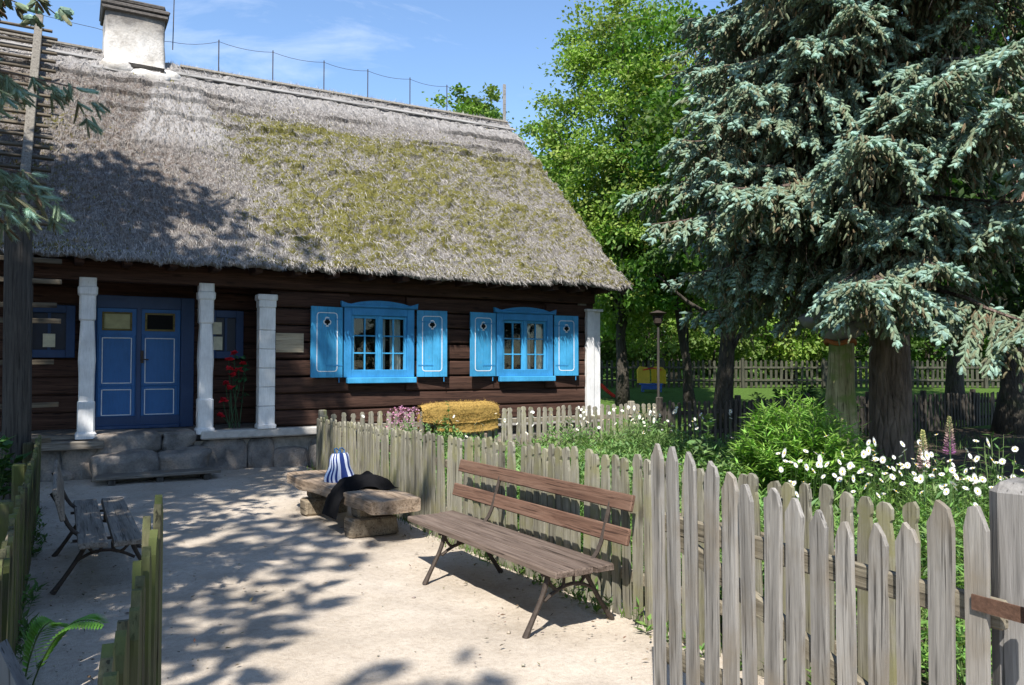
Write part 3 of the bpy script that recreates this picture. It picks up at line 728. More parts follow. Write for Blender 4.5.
# ridge boards
def onroof(u, s, h): return Vector(E0 + A([u, 0, 0]) + s * sd + h * nrm)
for s, (a, b) in ((6.55, (2.0, 9.6)), (6.18, (1.9, 9.66)), (6.6, (-5, .6)), (6.2, (-5, .5)), (5.85, (.4, 2.0))):
    mb = MB(); k = 5
    for i in range(k):
        u0 = a + (b - a) * i / k; u1 = a + (b - a) * (i + 1) / k
        mb.beam(onroof(u0, s, .055 - .05 * math.sin((u0 + 5) / 14.7 * 3.14)), onroof(u1, s, .055 - .05 * math.sin((u1 + 5) / 14.7 * 3.14)), .09, .03, up=tuple(nrm), bev=.006)
    mb.build('ridge_board', M_ridge if s < 6.4 else M_ladder, roof)
mb = MB(); mb.box((9.62, 17.05, 8.2), (.07, .05, 1.1), bev=.005); mb.build('ridge_pole', M_ridge, roof)
# chimney
mb = MB()
ch = [(6.9, .74, .62), (7.28, .7, .58), (7.42, .6, .5), (7.55, .545, .45), (8.1, .535, .44), (8.5, .53, .435)]
cx, cy = 1.17, 17.15
rings = []
for z, a, b in ch:
    ring = []
    for t in np.linspace(0, 2 * math.pi, 41)[:-1]:
        s = lambda x: np.sign(x) * abs(x) ** .16
        ring.append((cx + a * s(math.cos(t)) * (1 + .0), cy + b * s(math.sin(t)), z))
    rings.append(ring + ring[:1])
Pq = A(rings); Pq = np.repeat(Pq, 1, 0)
zz = np.linspace(0, 5, 31); i0 = np.minimum(zz.astype(int), 4); f = (zz - i0)[:, None, None]; Pq = Pq[i0] * (1 - f) + Pq[i0 + 1] * f
q = Pq.reshape(-1, 3); q = q + .05 * (fbm(q * 3.1, 4, 12)[:, None] - .5) * A([1, 1, .3]); mb.grid(q.reshape(Pq.shape), flip=True)
stone(mb, (.85, 16.55, 7.32), (.32, .2, .14), 3); stone(mb, (1.42, 16.42, 7.16), (.36, .16, .15), 4); stone(mb, (1.78, 16.62, 7.3), (.2, .22, .15), 8)
mb.m = [0] * len(mb.m); mb.tri = [(t, 0) for t, m_ in mb.tri]
chim = mb.build('chimney', M_plaster, roof, smooth=True)
mb = MB(); 
for k in range(2): mb.box((cx, cy, 8.53 + k * .085), (1.17 + .04 * k, .98 + .04 * k, .08), bev=.02, jit=.006)
mb.box((cx, cy, 8.72), (1.08, .9, .1), bev=.03, jit=.008)
mb.build('chimney_cap', plain('sooty_brick', (.1, .09, .082), .95, 16, .6, .8), chim)
mb = MB(); mb.box((1.35, 16.42, 7.37), (.62, .05, .07), jit=.01); mb.build('flashing_board', M_darkpost, chim)

# lightning conductor along the ridge
lc = thing('lightning_conductor', 'thin wire on short rods along the thatched ridge', 'wire', (2.8, 17.2, 7.85))
rod_u = [1.85, 2.79, 3.91, 5.04, 6.07, 7.12, 8.09]
for u in rod_u[1:]:
    mb = MB(); mb.tube([(u - 2.8, 0, -.15), (u - 2.8, 0, .66)], .012, 5); mb.build('rod', M_iron, lc)
mb = MB(); pts = []
ends = [(-6, 8.75), (-2, 8.55), (.5, 8.26), (1.85, 8.27)] + [(u, 8.47) for u in rod_u[1:]] + [(9.62, 8.35)]
for (a, za), (b, zb) in zip(ends[:-1], ends[1:]):
    for t in np.linspace(0, 1, 7)[:-1]: pts.append((a + (b - a) * t - 2.8, 0, za + (zb - za) * t - 7.85 - .22 * t * (1 - t)))
pts.append((ends[-1][0] - 2.8, 0, ends[-1][1] - 7.85))
mb.tube(pts, .005, 5); mb.build('wire', M_iron, lc)
mb = MB(); mb.tube([(1.86 - 2.8, -.3, 8.0 - 7.85), (1.9 - 2.8, -.25, 10.3 - 7.85)], .01, 5); mb.build('rod', M_iron, lc)

# steps
for c_, r_, sd_, lab_ in (((.82, 12.56, .17), (.4, .36, .235), 5, 'left brownish boulder of the step in front of the blue door'), ((1.58, 12.58, .17), (.38, .35, .24), 14, 'right grey boulder of the step in front of the blue door')):
    mb = MB(); stone(mb, c_, r_, sd_, 22, 4.2); mb.tri = [(t, 0) for t, _ in mb.tri]
    tag(mb.build('stone_step', M_stone, smooth=True), lab_, 'step')
mb = MB(); stone(mb, (.86, 13.1, .5), (.45, .5, .165), 6, 16, 5); mb.tri = [(t, 0) for t, _ in mb.tri]
tag(mb.build('threshold_stone', M_stone, smooth=True), 'wider of two grey stones directly under the blue door', 'step')
mb = MB(); stone(mb, (1.56, 13.1, .5), (.24, .5, .165), 9, 16, 5); mb.tri = [(t, 0) for t, _ in mb.tri]
tag(mb.build('threshold_stone', M_stone, smooth=True), 'narrower of two grey stones directly under the blue door', 'step')
pk = thing('plank_step', 'flat grey plank step lying on low bearers before the boulder', 'step', (1.22, 12.1, 0))
mb = MB(); mb.box((0, -.11, .115), (1.6, .2, .05), bev=.008, jit=.003); mb.box((0, .11, .118), (1.55, .2, .05), bev=.008, jit=.003); mb.build('tread', M_benchgrey, pk)
for x in (-.6, 0, .62): 
    mb = MB(); mb.box((x, 0, .045), (.09, .4, .088), bev=.01); mb.build('bearer', M_darkpost, pk)

# red cloth roses by the door
rose = thing('rose_plant', 'tall dark stems with bright red blooms beside the middle porch column', 'flower', (2.4, 12.95, FL))
mb = MB(); tops = [(2.22, .98), (2.33, 1.17), (2.26, 1.25), (2.36, 1.38), (2.31, 1.48), (2.3, 1.62), (2.38, 1.72), (2.52, 1.56), (2.45, 1.46), (2.18, .75)]
for i, (u, z) in enumerate(tops): mb.tube([((i % 4) * .05 - .08, 0, 0), (u - 2.4 + .02, .02, (z - FL) * .6 + .15), (u - 2.4, 0, z - FL + .1)], .008, 5)
mb.build('stem', plain('dark_stem', (.02, .05, .02), .7), rose)
for i, (u, z) in enumerate(tops):
    mb = MB(); n = 16; ph = RNG.uniform(0, 6.28, n); D_ = np.c_[np.cos(ph), np.sin(ph), RNG.uniform(-.3, 1.2, n)]
    leaf_quads(mb, np.tile(A([0, 0, 0.]), (n, 1)), D_, A([0, 0, 1.]) + .5 * rdir(n), RNG.uniform(.05, .1, n), .09, colvar(n, (.55, .025, .04), .3))
    mb.build('bloom', M_petal, rose, (u - 2.4, -.02, z - FL + .1))
mb = MB(); n = 40; P_ = np.c_[RNG.uniform(-.02, .18, n), RNG.uniform(-.05, .05, n), RNG.uniform(.4, 1.15, n)]
leaf_quads(mb, P_, rdir(n), rdir(n), .1, .05, colvar(n, (.02, .09, .035), .4)); mb.build('foliage', M_plantleaf, rose)

# roof ladder on the thatch, steep ladder below the eave, dark post
rl = thing('roof_ladder', 'single rail ladder with cross rungs lying on the thatch left of the chimney', 'ladder', (-.47, 12.4, 3.4))
def rlp(u, s, h): return onroof(u, s, h) - Vector((-.47, 12.4, 3.4))
mb = MB(); mb.beam(rlp(-.49, .5, .17), rlp(-.45, 7.35, .17), .13, .06, up=tuple(nrm), bev=.01); mb.build('rail', M_ladder, rl)
mb = MB(); mb.beam(rlp(-1.35, .5, .17), rlp(-1.3, 7.2, .17), .13, .06, up=tuple(nrm), bev=.01); mb.build('rail', M_ladder, rl)
for k in range(20):
    s = .45 + k * .335 + random.uniform(-.03, .03)
    mb = MB(); mb.beam(rlp(-1.55, s + random.uniform(-.03, .03), .12), rlp(-.17 + random.uniform(-.06, .05), s + random.uniform(-.03, .03), .12), .06, .045, up=tuple(nrm), bev=.008); mb.build('rung', M_rung, rl)
ld = thing('wall_ladder', 'steep grey wooden ladder standing under the eave behind the dark post', 'ladder', (-.5, 12.0, 0))
for u in (-.36, -1.1):
    mb = MB(); mb.beam((u + .5, .0, 0), (u + .5, .05, 3.1), .06, .09, up=(0, 1, 0), bev=.008); mb.build('rail', M_darkpost, ld)
for z in (.66, 1.13, 1.69, 2.23, 2.44, 2.75, 3.02):
    mb = MB(); mb.beam((-.75, -.05, z + random.uniform(-.03, .03)), (.47 + random.uniform(-.08, .04), -.05, z), .04, .065, bev=.006); mb.build('rung', M_rung, ld)
mb = MB(); mb.tube([(0, 0, -.1), (.0, 0, 1.2), (-.01, 0, 2.4), (-.02, 0, 3.48)], [.15, .148, .145, .14], 9, rough=.05)
tag(mb.build('dark_post', M_darkpost, loc=(-.43, 10.6, 0)), 'thick dark upright timber post behind the left fence', 'post')

# ------------------------------------------------------------------ fences and gates
def picket_outline(wd, h, style, rs):
    w2 = wd / 2
    if style == 'point': j_ = lambda: rs.uniform(-.012, .012); top = [(w2, h - .055 + j_()), (w2 * .6, h - .022 + j_()), (w2 * rs.uniform(0, .3), h), (-w2 * rs.uniform(.0, .3), h - rs.uniform(0, .01)), (-w2 * .6, h - .022 + j_()), (-w2, h - .055 + j_())]
    elif style == 'round': top = [(w2 * .8, h - .1), (w2 * .72, h - .085), (w2, h - .065), (w2 * .85, h - .025), (w2 * .4, h), (-w2 * .4, h), (-w2 * .85, h - .025), (-w2, h - .065), (-w2 * .72, h - .085), (-w2 * .8, h - .1)]
    else: top = [(w2, h - .035), (w2 * .4, h), (-w2 * .5, h - .004), (-w2, h - .04)]
    side = []
    for z in np.linspace(0, h - .16, 5): side.append((w2 * rs.uniform(.93, 1.04), z))
    L_ = [(-x * rs.uniform(.96, 1.04), z) for x, z in side[::-1]]
    return side + [(x * rs.uniform(.9, 1.08), z + rs.uniform(-.006, .006)) for x, z in top] + L_
def picket_meshes(wd, h, th, style, mat, k=5, seed=1):
    rs = random.Random(seed); out = []
    for i in range(k):
        mb = MB(); mb.prism(picket_outline(wd, h, style, rs), -th / 2, th / 2)
        out.append(mb.mesh('picket', mat))
    return out
def fence(name, label, path, hfun, spacing, wd, style, mat, rails=(.25, .65), post_every=2.2, th=.022, side=1, seed=1, post_h=.1, railmat=None, zfun=None, variants=5, dz=0.0):
    rs = random.Random(seed); P0 = Vector((*path[0], 0 if zfun is None else zfun(*path[0])))
    root = thing(name, label, 'fence', P0)
    ms = picket_meshes(wd, 1.0, th, style, mat, variants, seed)
    seg = [(Vector(a), Vector(b)) for a, b in zip(path[:-1], path[1:])]
    tot = sum((b - a).length for a, b in seg); d = spacing / 2; n = 0
    def at(d):
        for a, b in seg:
            L = (b - a).length
            if d <= L: return a + (b - a) * d / L, (b - a).normalized()
            d -= L
        return seg[-1][1], (seg[-1][1] - seg[-1][0]).normalized()
    while d < tot and n < 100:
        p, t = at(d); h = hfun(d / tot) + rs.uniform(-.018, .018); z = 0 if zfun is None else zfun(p.x, p.y)
        o = link('picket', rs.choice(ms), root)
        ang = math.atan2(t.y, t.x)
        nx = Vector((-t.y, t.x)) * side
        o.location = (p.x + nx.x * .03 - P0.x, p.y + nx.y * .03 - P0.y, z - P0.z + dz + rs.uniform(0, .02)); o.rotation_euler = (rs.gauss(0, .012), rs.gauss(0, .018), ang + rs.gauss(0, .03)); o.scale = (rs.uniform(.88, 1.12), 1, h)
        d += spacing * rs.uniform(.93, 1.07); n += 1
    for hz in rails:
        mb = MB()
        for a, b in seg:
            za = 0 if zfun is None else zfun(a.x, a.y); zb = 0 if zfun is None else zfun(b.x, b.y)
            mb.beam((a.x - P0.x, a.y - P0.y, hz + za - P0.z), (b.x - P0.x, b.y - P0.y, hz + zb - P0.z), .035, .075, bev=.006)
        mb.build('rail', railmat or M_rail, root)
    k = 0; dd = .05
    while post_every and dd < tot:
        p, t = at(dd); z = 0 if zfun is None else zfun(p.x, p.y); nx = Vector((-t.y, t.x)) * -side; H = hfun(dd / tot) + post_h
        mb = MB(); mb.box((p.x + nx.x * .075 - P0.x, p.y + nx.y * .075 - P0.y, H / 2 - .1 + z - P0.z), (.11, .11, H + .2), Matrix.Rotation(math.atan2(t.y, t.x), 3, 'Z'), bev=.015)
        mb.build('post', mat, root); dd += post_every
    return root

fence('picket_fence', 'greenish weathered picket fence behind the brown bench and log seat',
      [(3.4, 11.75), (3.2, 8.5), (3.16, 7.0), (3.2, 5.0), (3.24, 4.0), (3.26, 2.1)], lambda t: .84 + .2 * min(1, t * 1.35), .108, .074, 'round', M_fence, rails=(.28, .72), side=-1, seed=4, post_h=-.08)
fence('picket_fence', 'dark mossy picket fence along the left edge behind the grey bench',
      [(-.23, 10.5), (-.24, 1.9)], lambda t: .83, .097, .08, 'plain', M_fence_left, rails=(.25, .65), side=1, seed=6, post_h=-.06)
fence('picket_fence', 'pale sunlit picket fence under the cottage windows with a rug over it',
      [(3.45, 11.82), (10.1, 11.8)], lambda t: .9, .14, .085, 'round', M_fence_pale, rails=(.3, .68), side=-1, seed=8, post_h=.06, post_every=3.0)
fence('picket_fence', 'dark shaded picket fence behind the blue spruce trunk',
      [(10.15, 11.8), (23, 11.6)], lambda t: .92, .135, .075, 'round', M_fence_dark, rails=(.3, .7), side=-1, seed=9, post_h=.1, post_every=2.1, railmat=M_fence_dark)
fence('picket_fence', 'distant grey picket fence across the far side of the lawn',
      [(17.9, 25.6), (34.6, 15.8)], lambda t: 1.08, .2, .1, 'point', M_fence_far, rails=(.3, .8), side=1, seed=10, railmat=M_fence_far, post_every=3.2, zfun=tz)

def gate(label, far, near, hts, mat, lean=0):
    """hinged at near; pickets listed from the free end"""
    f = Vector(far); n_ = Vector(near); t = (f - n_).normalized(); L = (f - n_).length
    root = thing('garden_gate', label, 'gate', (n_.x, n_.y, 0), math.atan2(t.y, t.x), 'open garden gate leaves')
    ms = picket_meshes(.073, 1.0, .02, 'point', mat, 8, 77); k = len(hts)
    for i, h in enumerate(hts):
        o = link('picket', ms[(i * 3) % 8], root); o.location = (L * (1 - (i + .15) / k) - .03, 0, .05); o.scale = (random.uniform(.88, 1.1), 1, h - .05); o.rotation_euler = (random.gauss(0, .008), random.gauss(0, .008), random.gauss(0, .02))
    for z in (.32, .92):
        mb = MB(); mb.beam((.0, -.032, z), (L, -.032, z), .036, .085, bev=.006); mb.build('rail', M_rail, root)
    mb = MB(); mb.beam((.08, -.033, .38), (L - .08, -.033, .88), .034, .08, bev=.006); mb.build('brace', M_rail, root)
    mb = MB(); mb.beam((-.11, .016, .95), (.07, .016, .95), .006, .045); mb.tube([(-.1, .02, .9), (-.1, .02, 1.0)], .018, 8); mb.build('hinge_strap', M_rust, root)
    return root
gR = gate('right gate leaf of silver grey pickets with curved top hung on the thick post', (2.416, 2.86), (2.36, 1.27),
          [1.285, 1.285, 1.265, 1.235, 1.205, 1.17, 1.175, 1.15, 1.125, 1.105, 1.115, 1.135, 1.225, 1.23], M_gate)
gL = gate('left gate leaf of mossy pickets with curved top, standing open edge on', (.275, 2.68), (.02, 1.2),
          [1.25, 1.24, 1.215, 1.19, 1.17, 1.155, 1.145, 1.135, 1.128, 1.125, 1.125, 1.13, 1.14, 1.15, 1.165, 1.19], M_fence_left)
gL.scale = (1, -1, 1)
mb = MB()
mb.box((0, 0, .6), (.2, .17, 1.36), Matrix.Rotation(R(12), 3, 'Z'), bev=.03)
tag(mb.build('gate_post', M_post, loc=(2.53, 1.27, .02)), 'thick squared grey gate post with rounded top holding the right gate leaf', 'post')
mb = MB(); mb.prism([(-.075, -.1), (.075, -.1), (.075, .82), (0, 1.0), (-.075, .82)], -.02, .02)
pp = tag(mb.build('gate_board', M_post, loc=(-.06, 2.12, .02)), 'pointed grey board standing beside the left gate leaf', 'post'); pp.rotation_euler = (0, R(-3), R(-25))

# ------------------------------------------------------------------ benches
def bench(label, loc, rz, L, seatmat, backmat, planks, rails, leg_x, sh=.41):
    root = thing('park_bench', label, 'bench', loc, rz, 'garden benches')
    y0, y1 = -.24, .2; pw = (y1 - y0) / planks
    for k in range(planks):
        mb = MB(); mb.box((0, y0 + pw * (k + .5), sh - .02 + random.uniform(-.003, .003)), (L + random.uniform(-.03, .03), pw - (.008 if planks > 2 else .035), .04), bev=.006, jit=.002); mb.build('seat_plank', seatmat, root)
    for (yb, z, hb, l2, dx) in rails:
        mb = MB(); mb.box((dx, yb, z), (l2, .03, hb), Matrix.Rotation(R(-14), 3, 'X'), bev=.006); mb.build('back_rail', backmat, root)
    top = max(r[1] for r in rails)
    for x in leg_x:
        mb = MB()
        bez = lambda p: [tuple(np.sum([c * A(q, float) for c, q in zip(((1 - t) ** 3, 3 * t * (1 - t) ** 2, 3 * t * t * (1 - t), t ** 3), p)], 0)) for t in np.linspace(0, 1, 9)]
        mb.tube(bez([(x, -.34, 0), (x, -.25, .18), (x, -.2, .22), (x, -.17, sh - .045)]), [.022, .018, .017, .016, .016, .016, .017, .018, .02], 7)
        mb.tube(bez([(x, .33, 0), (x, .22, .15), (x, .18, .22), (x, .1, sh - .05)]), [.022, .018, .016, .016, .016, .016, .016, .017, .018], 7)
        mb.tube(bez([(x, -.2, .2), (x, -.05, .3), (x, .08, .3), (x, .2, .2)]), .012, 6)
        mb.tube(bez([(x, -.17, .33), (x, -.12, .2), (x, -.02, .25), (x, -.06, .36)]), .011, 6)
        mb.tube(bez([(x, .12, .34), (x, .09, .22), (x, -.02, .25), (x, .04, .36)]), .011, 6)
        mb.beam((x, -.22, sh - .05), (x, .21, sh - .05), .03, .018)
        mb.tube(bez([(x, .05, sh - .05), (x, .27, sh - .02), (x, .24, .55), (x, .345, top + .04)]), .015, 7)
        mb.build('leg_frame', M_iron, root)
    return root
bench('brown slatted bench with two back rails and iron legs by the right fence', (2.735, 4.93, .012), R(-87.5), 2.08, M_benchwood, M_benchback, 3,
      [(.275, .57, .105, 2.27, -.04), (.33, .77, .105, 2.24, -.05)], (-.5, .86))
bench('grey plank bench with iron legs in the shade by the left fence', (.3, 7.15, .012), R(90), 2.0, M_benchgrey, M_benchgrey, 2, [(.3, .68, .22, 2.0, 0)], (-.62, .62))

lb = thing('log_bench', 'low rough hewn slab bench on wooden blocks beside the fence', 'bench', (2.6, 7.9, .012), R(-87))
mb = MB(); xs = np.linspace(-1.17, 1.17, 40); th = np.linspace(0, 2 * math.pi, 29)
Pq = []
for x in xs:
    ring = []
    for t in th:
        s = lambda v: np.sign(v) * abs(v) ** .2
        ring.append((x, .27 * s(math.cos(t)), .355 + .055 * s(math.sin(t))))
    Pq.append(ring)
Pq = A(Pq); q = Pq.reshape(-1, 3); side = (np.abs(q[:, 1]) > .2)
q[:, 1] *= 1 + .35 * (fbm(np.c_[q[:, 0] * 1.6, np.sign(q[:, 1]) * 3, q[:, 0] * 0], 4, 3) - .5); q[:, 2] += .06 * (fbm(q * A([2.2, 5, 1]), 4, 5) - .5)
q[:, 2] += np.where(q[:, 2] < .34, -.03 * fbm(q * A([3, 3, 1]), 3, 8), 0)
q[:, 0] += np.where(np.abs(q[:, 0]) > 1.1, .1 * (fbm(q * A([1, 6, 6]), 3, 15) - .5), 0)
Pq = q.reshape(Pq.shape); mb.grid(Pq)
for e in (0, -1): mb.add(Pq[e][:-1], [tuple(range(28))])
mb.build('seat_slab', M_logslab, lb, smooth=False)
for x, hw in ((.66, .24), (-.66, .24)):
    mb = MB(); mb.box((x, -.02, .09), (.2, hw * 2, .18), bev=.02, jit=.006); mb.box((x - .04, .0, .24), (.17, hw * 1.5, .125), bev=.02, jit=.006); mb.build('support_block', M_logblock, lb)

# striped bag and dark jacket on the log bench
def stripemat():
    m, nt = newmat('blue_white_stripe_cloth'); tc = nd(nt, 'ShaderNodeTexCoord'); sx = nd(nt, 'ShaderNodeSeparateXYZ'); lk(nt, tc.outputs['UV'] if False else tc.outputs['Object'], sx.inputs[0])
    at = nd(nt, 'ShaderNodeAttribute', attribute_name='col'); sp = nd(nt, 'ShaderNodeSeparateColor'); lk(nt, at.outputs['Color'], sp.inputs[0])
    s = math_(nt, 'SINE', math_(nt, 'MULTIPLY', sp.outputs[0], 2 * math.pi * 13))
    c = ramp(nt, math_(nt, 'ADD', math_(nt, 'MULTIPLY', s, .5), .5), [(.42, (.02, .045, .2)), (.5, (.72, .76, .85))])
    finish(nt, c, .85, None); return m
bag = thing('striped_bag', 'blue and white striped cloth bag standing on the log bench', 'bag', (2.58, 8.13, .415), R(20))
mb = MB(); k = 73; zs = np.linspace(0, .3, 14); Pq = []; cc = []
for z in zs:
    t_ = z / .3; a = .165 * (1 - .5 * t_ ** 1.5) + .012 * math.sin(t_ * 9); b = .1 * (1 - .75 * t_)
    for j in range(k):
        th_ = 2 * math.pi * j / (k - 1); s = lambda v: np.sign(v) * abs(v) ** .6
        fold = 1 + .07 * math.sin(th_ * 7 + t_ * 3) * t_
        Pq.append((a * s(math.cos(th_)) * fold, b * s(math.sin(th_)) * fold, z)); cc.append((j / (k - 1), 0, 0, 1))
mb.grid(A(Pq).reshape(14, k, 3), col=A(cc)); mb.add(A(Pq).reshape(14, k, 3)[0][:-1], [tuple(range(k - 1))])
mb.build('body', stripemat(), bag, smooth=True)
for x in (-.035, .035):
    mb = MB(); mb.tube([(x - .02, 0, .29), (x - .035, .0, .35), (x, .01, .35), (x + .035, .01, .325), (x + .015, 0, .28)], .007, 6); mb.build('strap', M_doorblue, bag)
mb = MB(); g_ = 34
X, Y = np.meshgrid(np.linspace(-1, 1, g_), np.linspace(-1, 1, g_), indexing='ij')
rr = np.sqrt(X ** 2 * .9 + Y ** 2); H = .15 * np.clip(1 - rr ** 2, 0, 1) ** .55 * (.55 + .9 * fbm(np.c_[X.ravel() * 1.7, Y.ravel() * 1.7, X.ravel() * 0], 3, 91).reshape(X.shape))
H += .05 * (fbm(np.c_[X.ravel() * 4, Y.ravel() * 4, X.ravel() * 0], 3, 92).reshape(X.shape) - .5) * np.clip(1.1 - rr, 0, 1)
jx = X * .19 * (1 + .1 * np.sin(Y * 4)); jy = Y * .33
drop = np.clip(-jy - .2, 0, 1)       # the front hangs over the slab's edge
H = H * (1 - sstep(.0, .1, drop)) + .012 - 1.9 * drop; jy = np.where(drop > 0, -.2 - drop * .5 - .07 * sstep(0, .04, drop), jy)
mb.grid(np.dstack([jy * -1 * 0 + jx, jy, H]))
jk = tag(mb.build('dark_jacket', plain('black_cloth', (.007, .007, .008), .95, 20, .3, spec=.08), loc=(2.62, 7.55, .405), smooth=True), 'crumpled black jacket lying on the log bench', 'jacket')
jk.rotation_euler = (0, 0, R(-87))

# ochre rug over the fence
rug = thing('wool_rug', 'ochre yellow wool rug folded over the sunny garden fence', 'rug', (5.8, 11.8, .9))
def rugsheet(x0, x1, off, front, backl, seed):
    xs = np.linspace(x0, x1, 40); prof = [(-off - .015, -front)]
    prof += [(-off, -front + (front - .02) * i / 8) for i in range(1, 8)]
    for a in np.linspace(0, math.pi, 8): prof.append((-off * math.cos(a), .03 + off * .9 * math.sin(a)))
    prof += [(off, -backl * i / 5) for i in range(1, 6)]
    Pq = A([[(x, y, z) for y, z in prof] for x in xs]); q = Pq.reshape(-1, 3)
    q += A([.2, 1, 1]) * .1 * (fbm(q * A([2.2, 5, 5]) + seed, 4, seed)[:, None] - .5); q[:, 2] += -.05 * np.sin((q[:, 0] - x0) / (x1 - x0) * math.pi) * (q[:, 2] < -.1)
    e_ = np.abs((q[:, 0] - (x0 + x1) / 2) / (x1 - x0) * 2) ** 5; q[:, 2] -= .06 * e_ * (q[:, 2] > -.05); q[:, 1] *= 1 - .15 * e_
    q[:, 2] += .04 * (fbm(np.c_[q[:, 0] * 2, q[:, 0] * 0, q[:, 0] * 0], 3, seed + 4) - .5)
    return q.reshape(Pq.shape)
for (x0, x1, off, fl, bl, sd_) in ((-.72, .7, .125, .17, .3, 1), (-.45, .68, .1, .31, .3, 2)):
    mb = MB(); mb.grid(rugsheet(x0, x1, off, fl, bl, sd_)); mb.grid(rugsheet(x0 + .01, x1 - .01, off - .03, fl - .02, bl, sd_), flip=True)
    S = rugsheet(x0, x1, off, fl, bl, sd_).reshape(-1, 3); n = 5000; pick = S[RNG.integers(0, len(S), n)] + RNG.normal(0, .012, (n, 3))
    leaf_quads(mb, pick, rdir(n), rdir(n), .025, .008, np.ones((n, 4)))
    mb.build('fold', M_rug, rug)

# ------------------------------------------------------------------ trees
def shoots(mb, P, D, L, r, col, mat=0, K=12, rng=RNG):
    """bristly twig tips: a bumpy blunt body thick with needles plus single needles standing out"""
    n = len(P); D = unit(D); a = unit(np.cross(D, A([.31, .2, 1.]) + .1 * rng.normal(size=(n, 3)))); b = np.cross(D, a)
    L = np.broadcast_to(A(L, float), (n,))[:, None]; r = np.broadcast_to(A(r, float), (n,))[:, None]
    bf = .5 if K > 30 else 1.; M = 5 if K > 6 else 3; prof = ((0, .45), (.22, 1), (.72, .95), (.95, .6)) if K > 6 else ((0, .5), (.5, 1))
    ring = []; bend = rng.normal(0, .12, (n, 1)) * L
    for i_, (t, q) in enumerate(prof):
        for j in range(M):
            th = (j + .5 * (i_ % 2)) * math.pi * 2 / M
            ring.append(P + D * L * (t + rng.uniform(-.06, .06, (n, 1))) + a * bend * t * t + (math.cos(th) * a + math.sin(th) * b) * r * q * bf * rng.uniform(.72, 1.28, (n, 1)))
    ring.append(P + D * L * 1.04 + a * bend)
    v = np.stack(ring, 1); m = v.shape[1]; T = []
    for i_ in range(len(prof) - 1):
        for j in range(M):
            p, q = i_ * M + j, i_ * M + (j + 1) % M; T += [(p, q, q + M), (p, q + M, p + M)]
    for j in range(M): T.append(((len(prof) - 1) * M + j, (len(prof) - 1) * M + (j + 1) % M, m - 1))
    t = (np.arange(n)[:, None, None] * m + A(T)[None]).reshape(-1, 3)
    cw = np.repeat(col, m, 0).copy(); cw[:, :3] *= rng.uniform(.72, 1.25, (n * m, 1)); mb.tris(v.reshape(-1, 3), t, cw, mat)
    if K <= 6: return
    tt = (np.arange(K)[None, :] + rng.uniform(0, 1, (n, K))) / K; th = np.arange(K)[None, :] * 2.4 + rng.uniform(0, 6.28, (n, 1)) + rng.normal(0, .25, (n, K))
    rad = (np.cos(th)[..., None] * a[:, None] + np.sin(th)[..., None] * b[:, None])
    base = P[:, None] + D[:, None] * L[:, None] * (.02 + .93 * tt[..., None]) + rad * r[:, None] * .5 * bf + (a * bend)[:, None] * tt[..., None] ** 2
    nd_ = unit(rad + D[:, None] * (.5 + 1.0 * tt[..., None] ** 2))
    tip = base + nd_ * r[:, None] * rng.uniform(.8, 1.15, (n, K, 1)) * (1.35 if K > 30 else 1)
    s = unit(np.cross(rad, D[:, None])) * r[:, None] * (.1 if K > 30 else .2)
    v = np.stack([base - s, base + s, tip], 2).reshape(-1, 3)
    cc = np.repeat(col, K * 3, 0).copy(); cc[:, :3] *= rng.uniform(.8, 1.3, (n * K, 1)).repeat(3, 0)
    mb.tris(v, np.arange(len(v)).reshape(-1, 3), cc, mat)

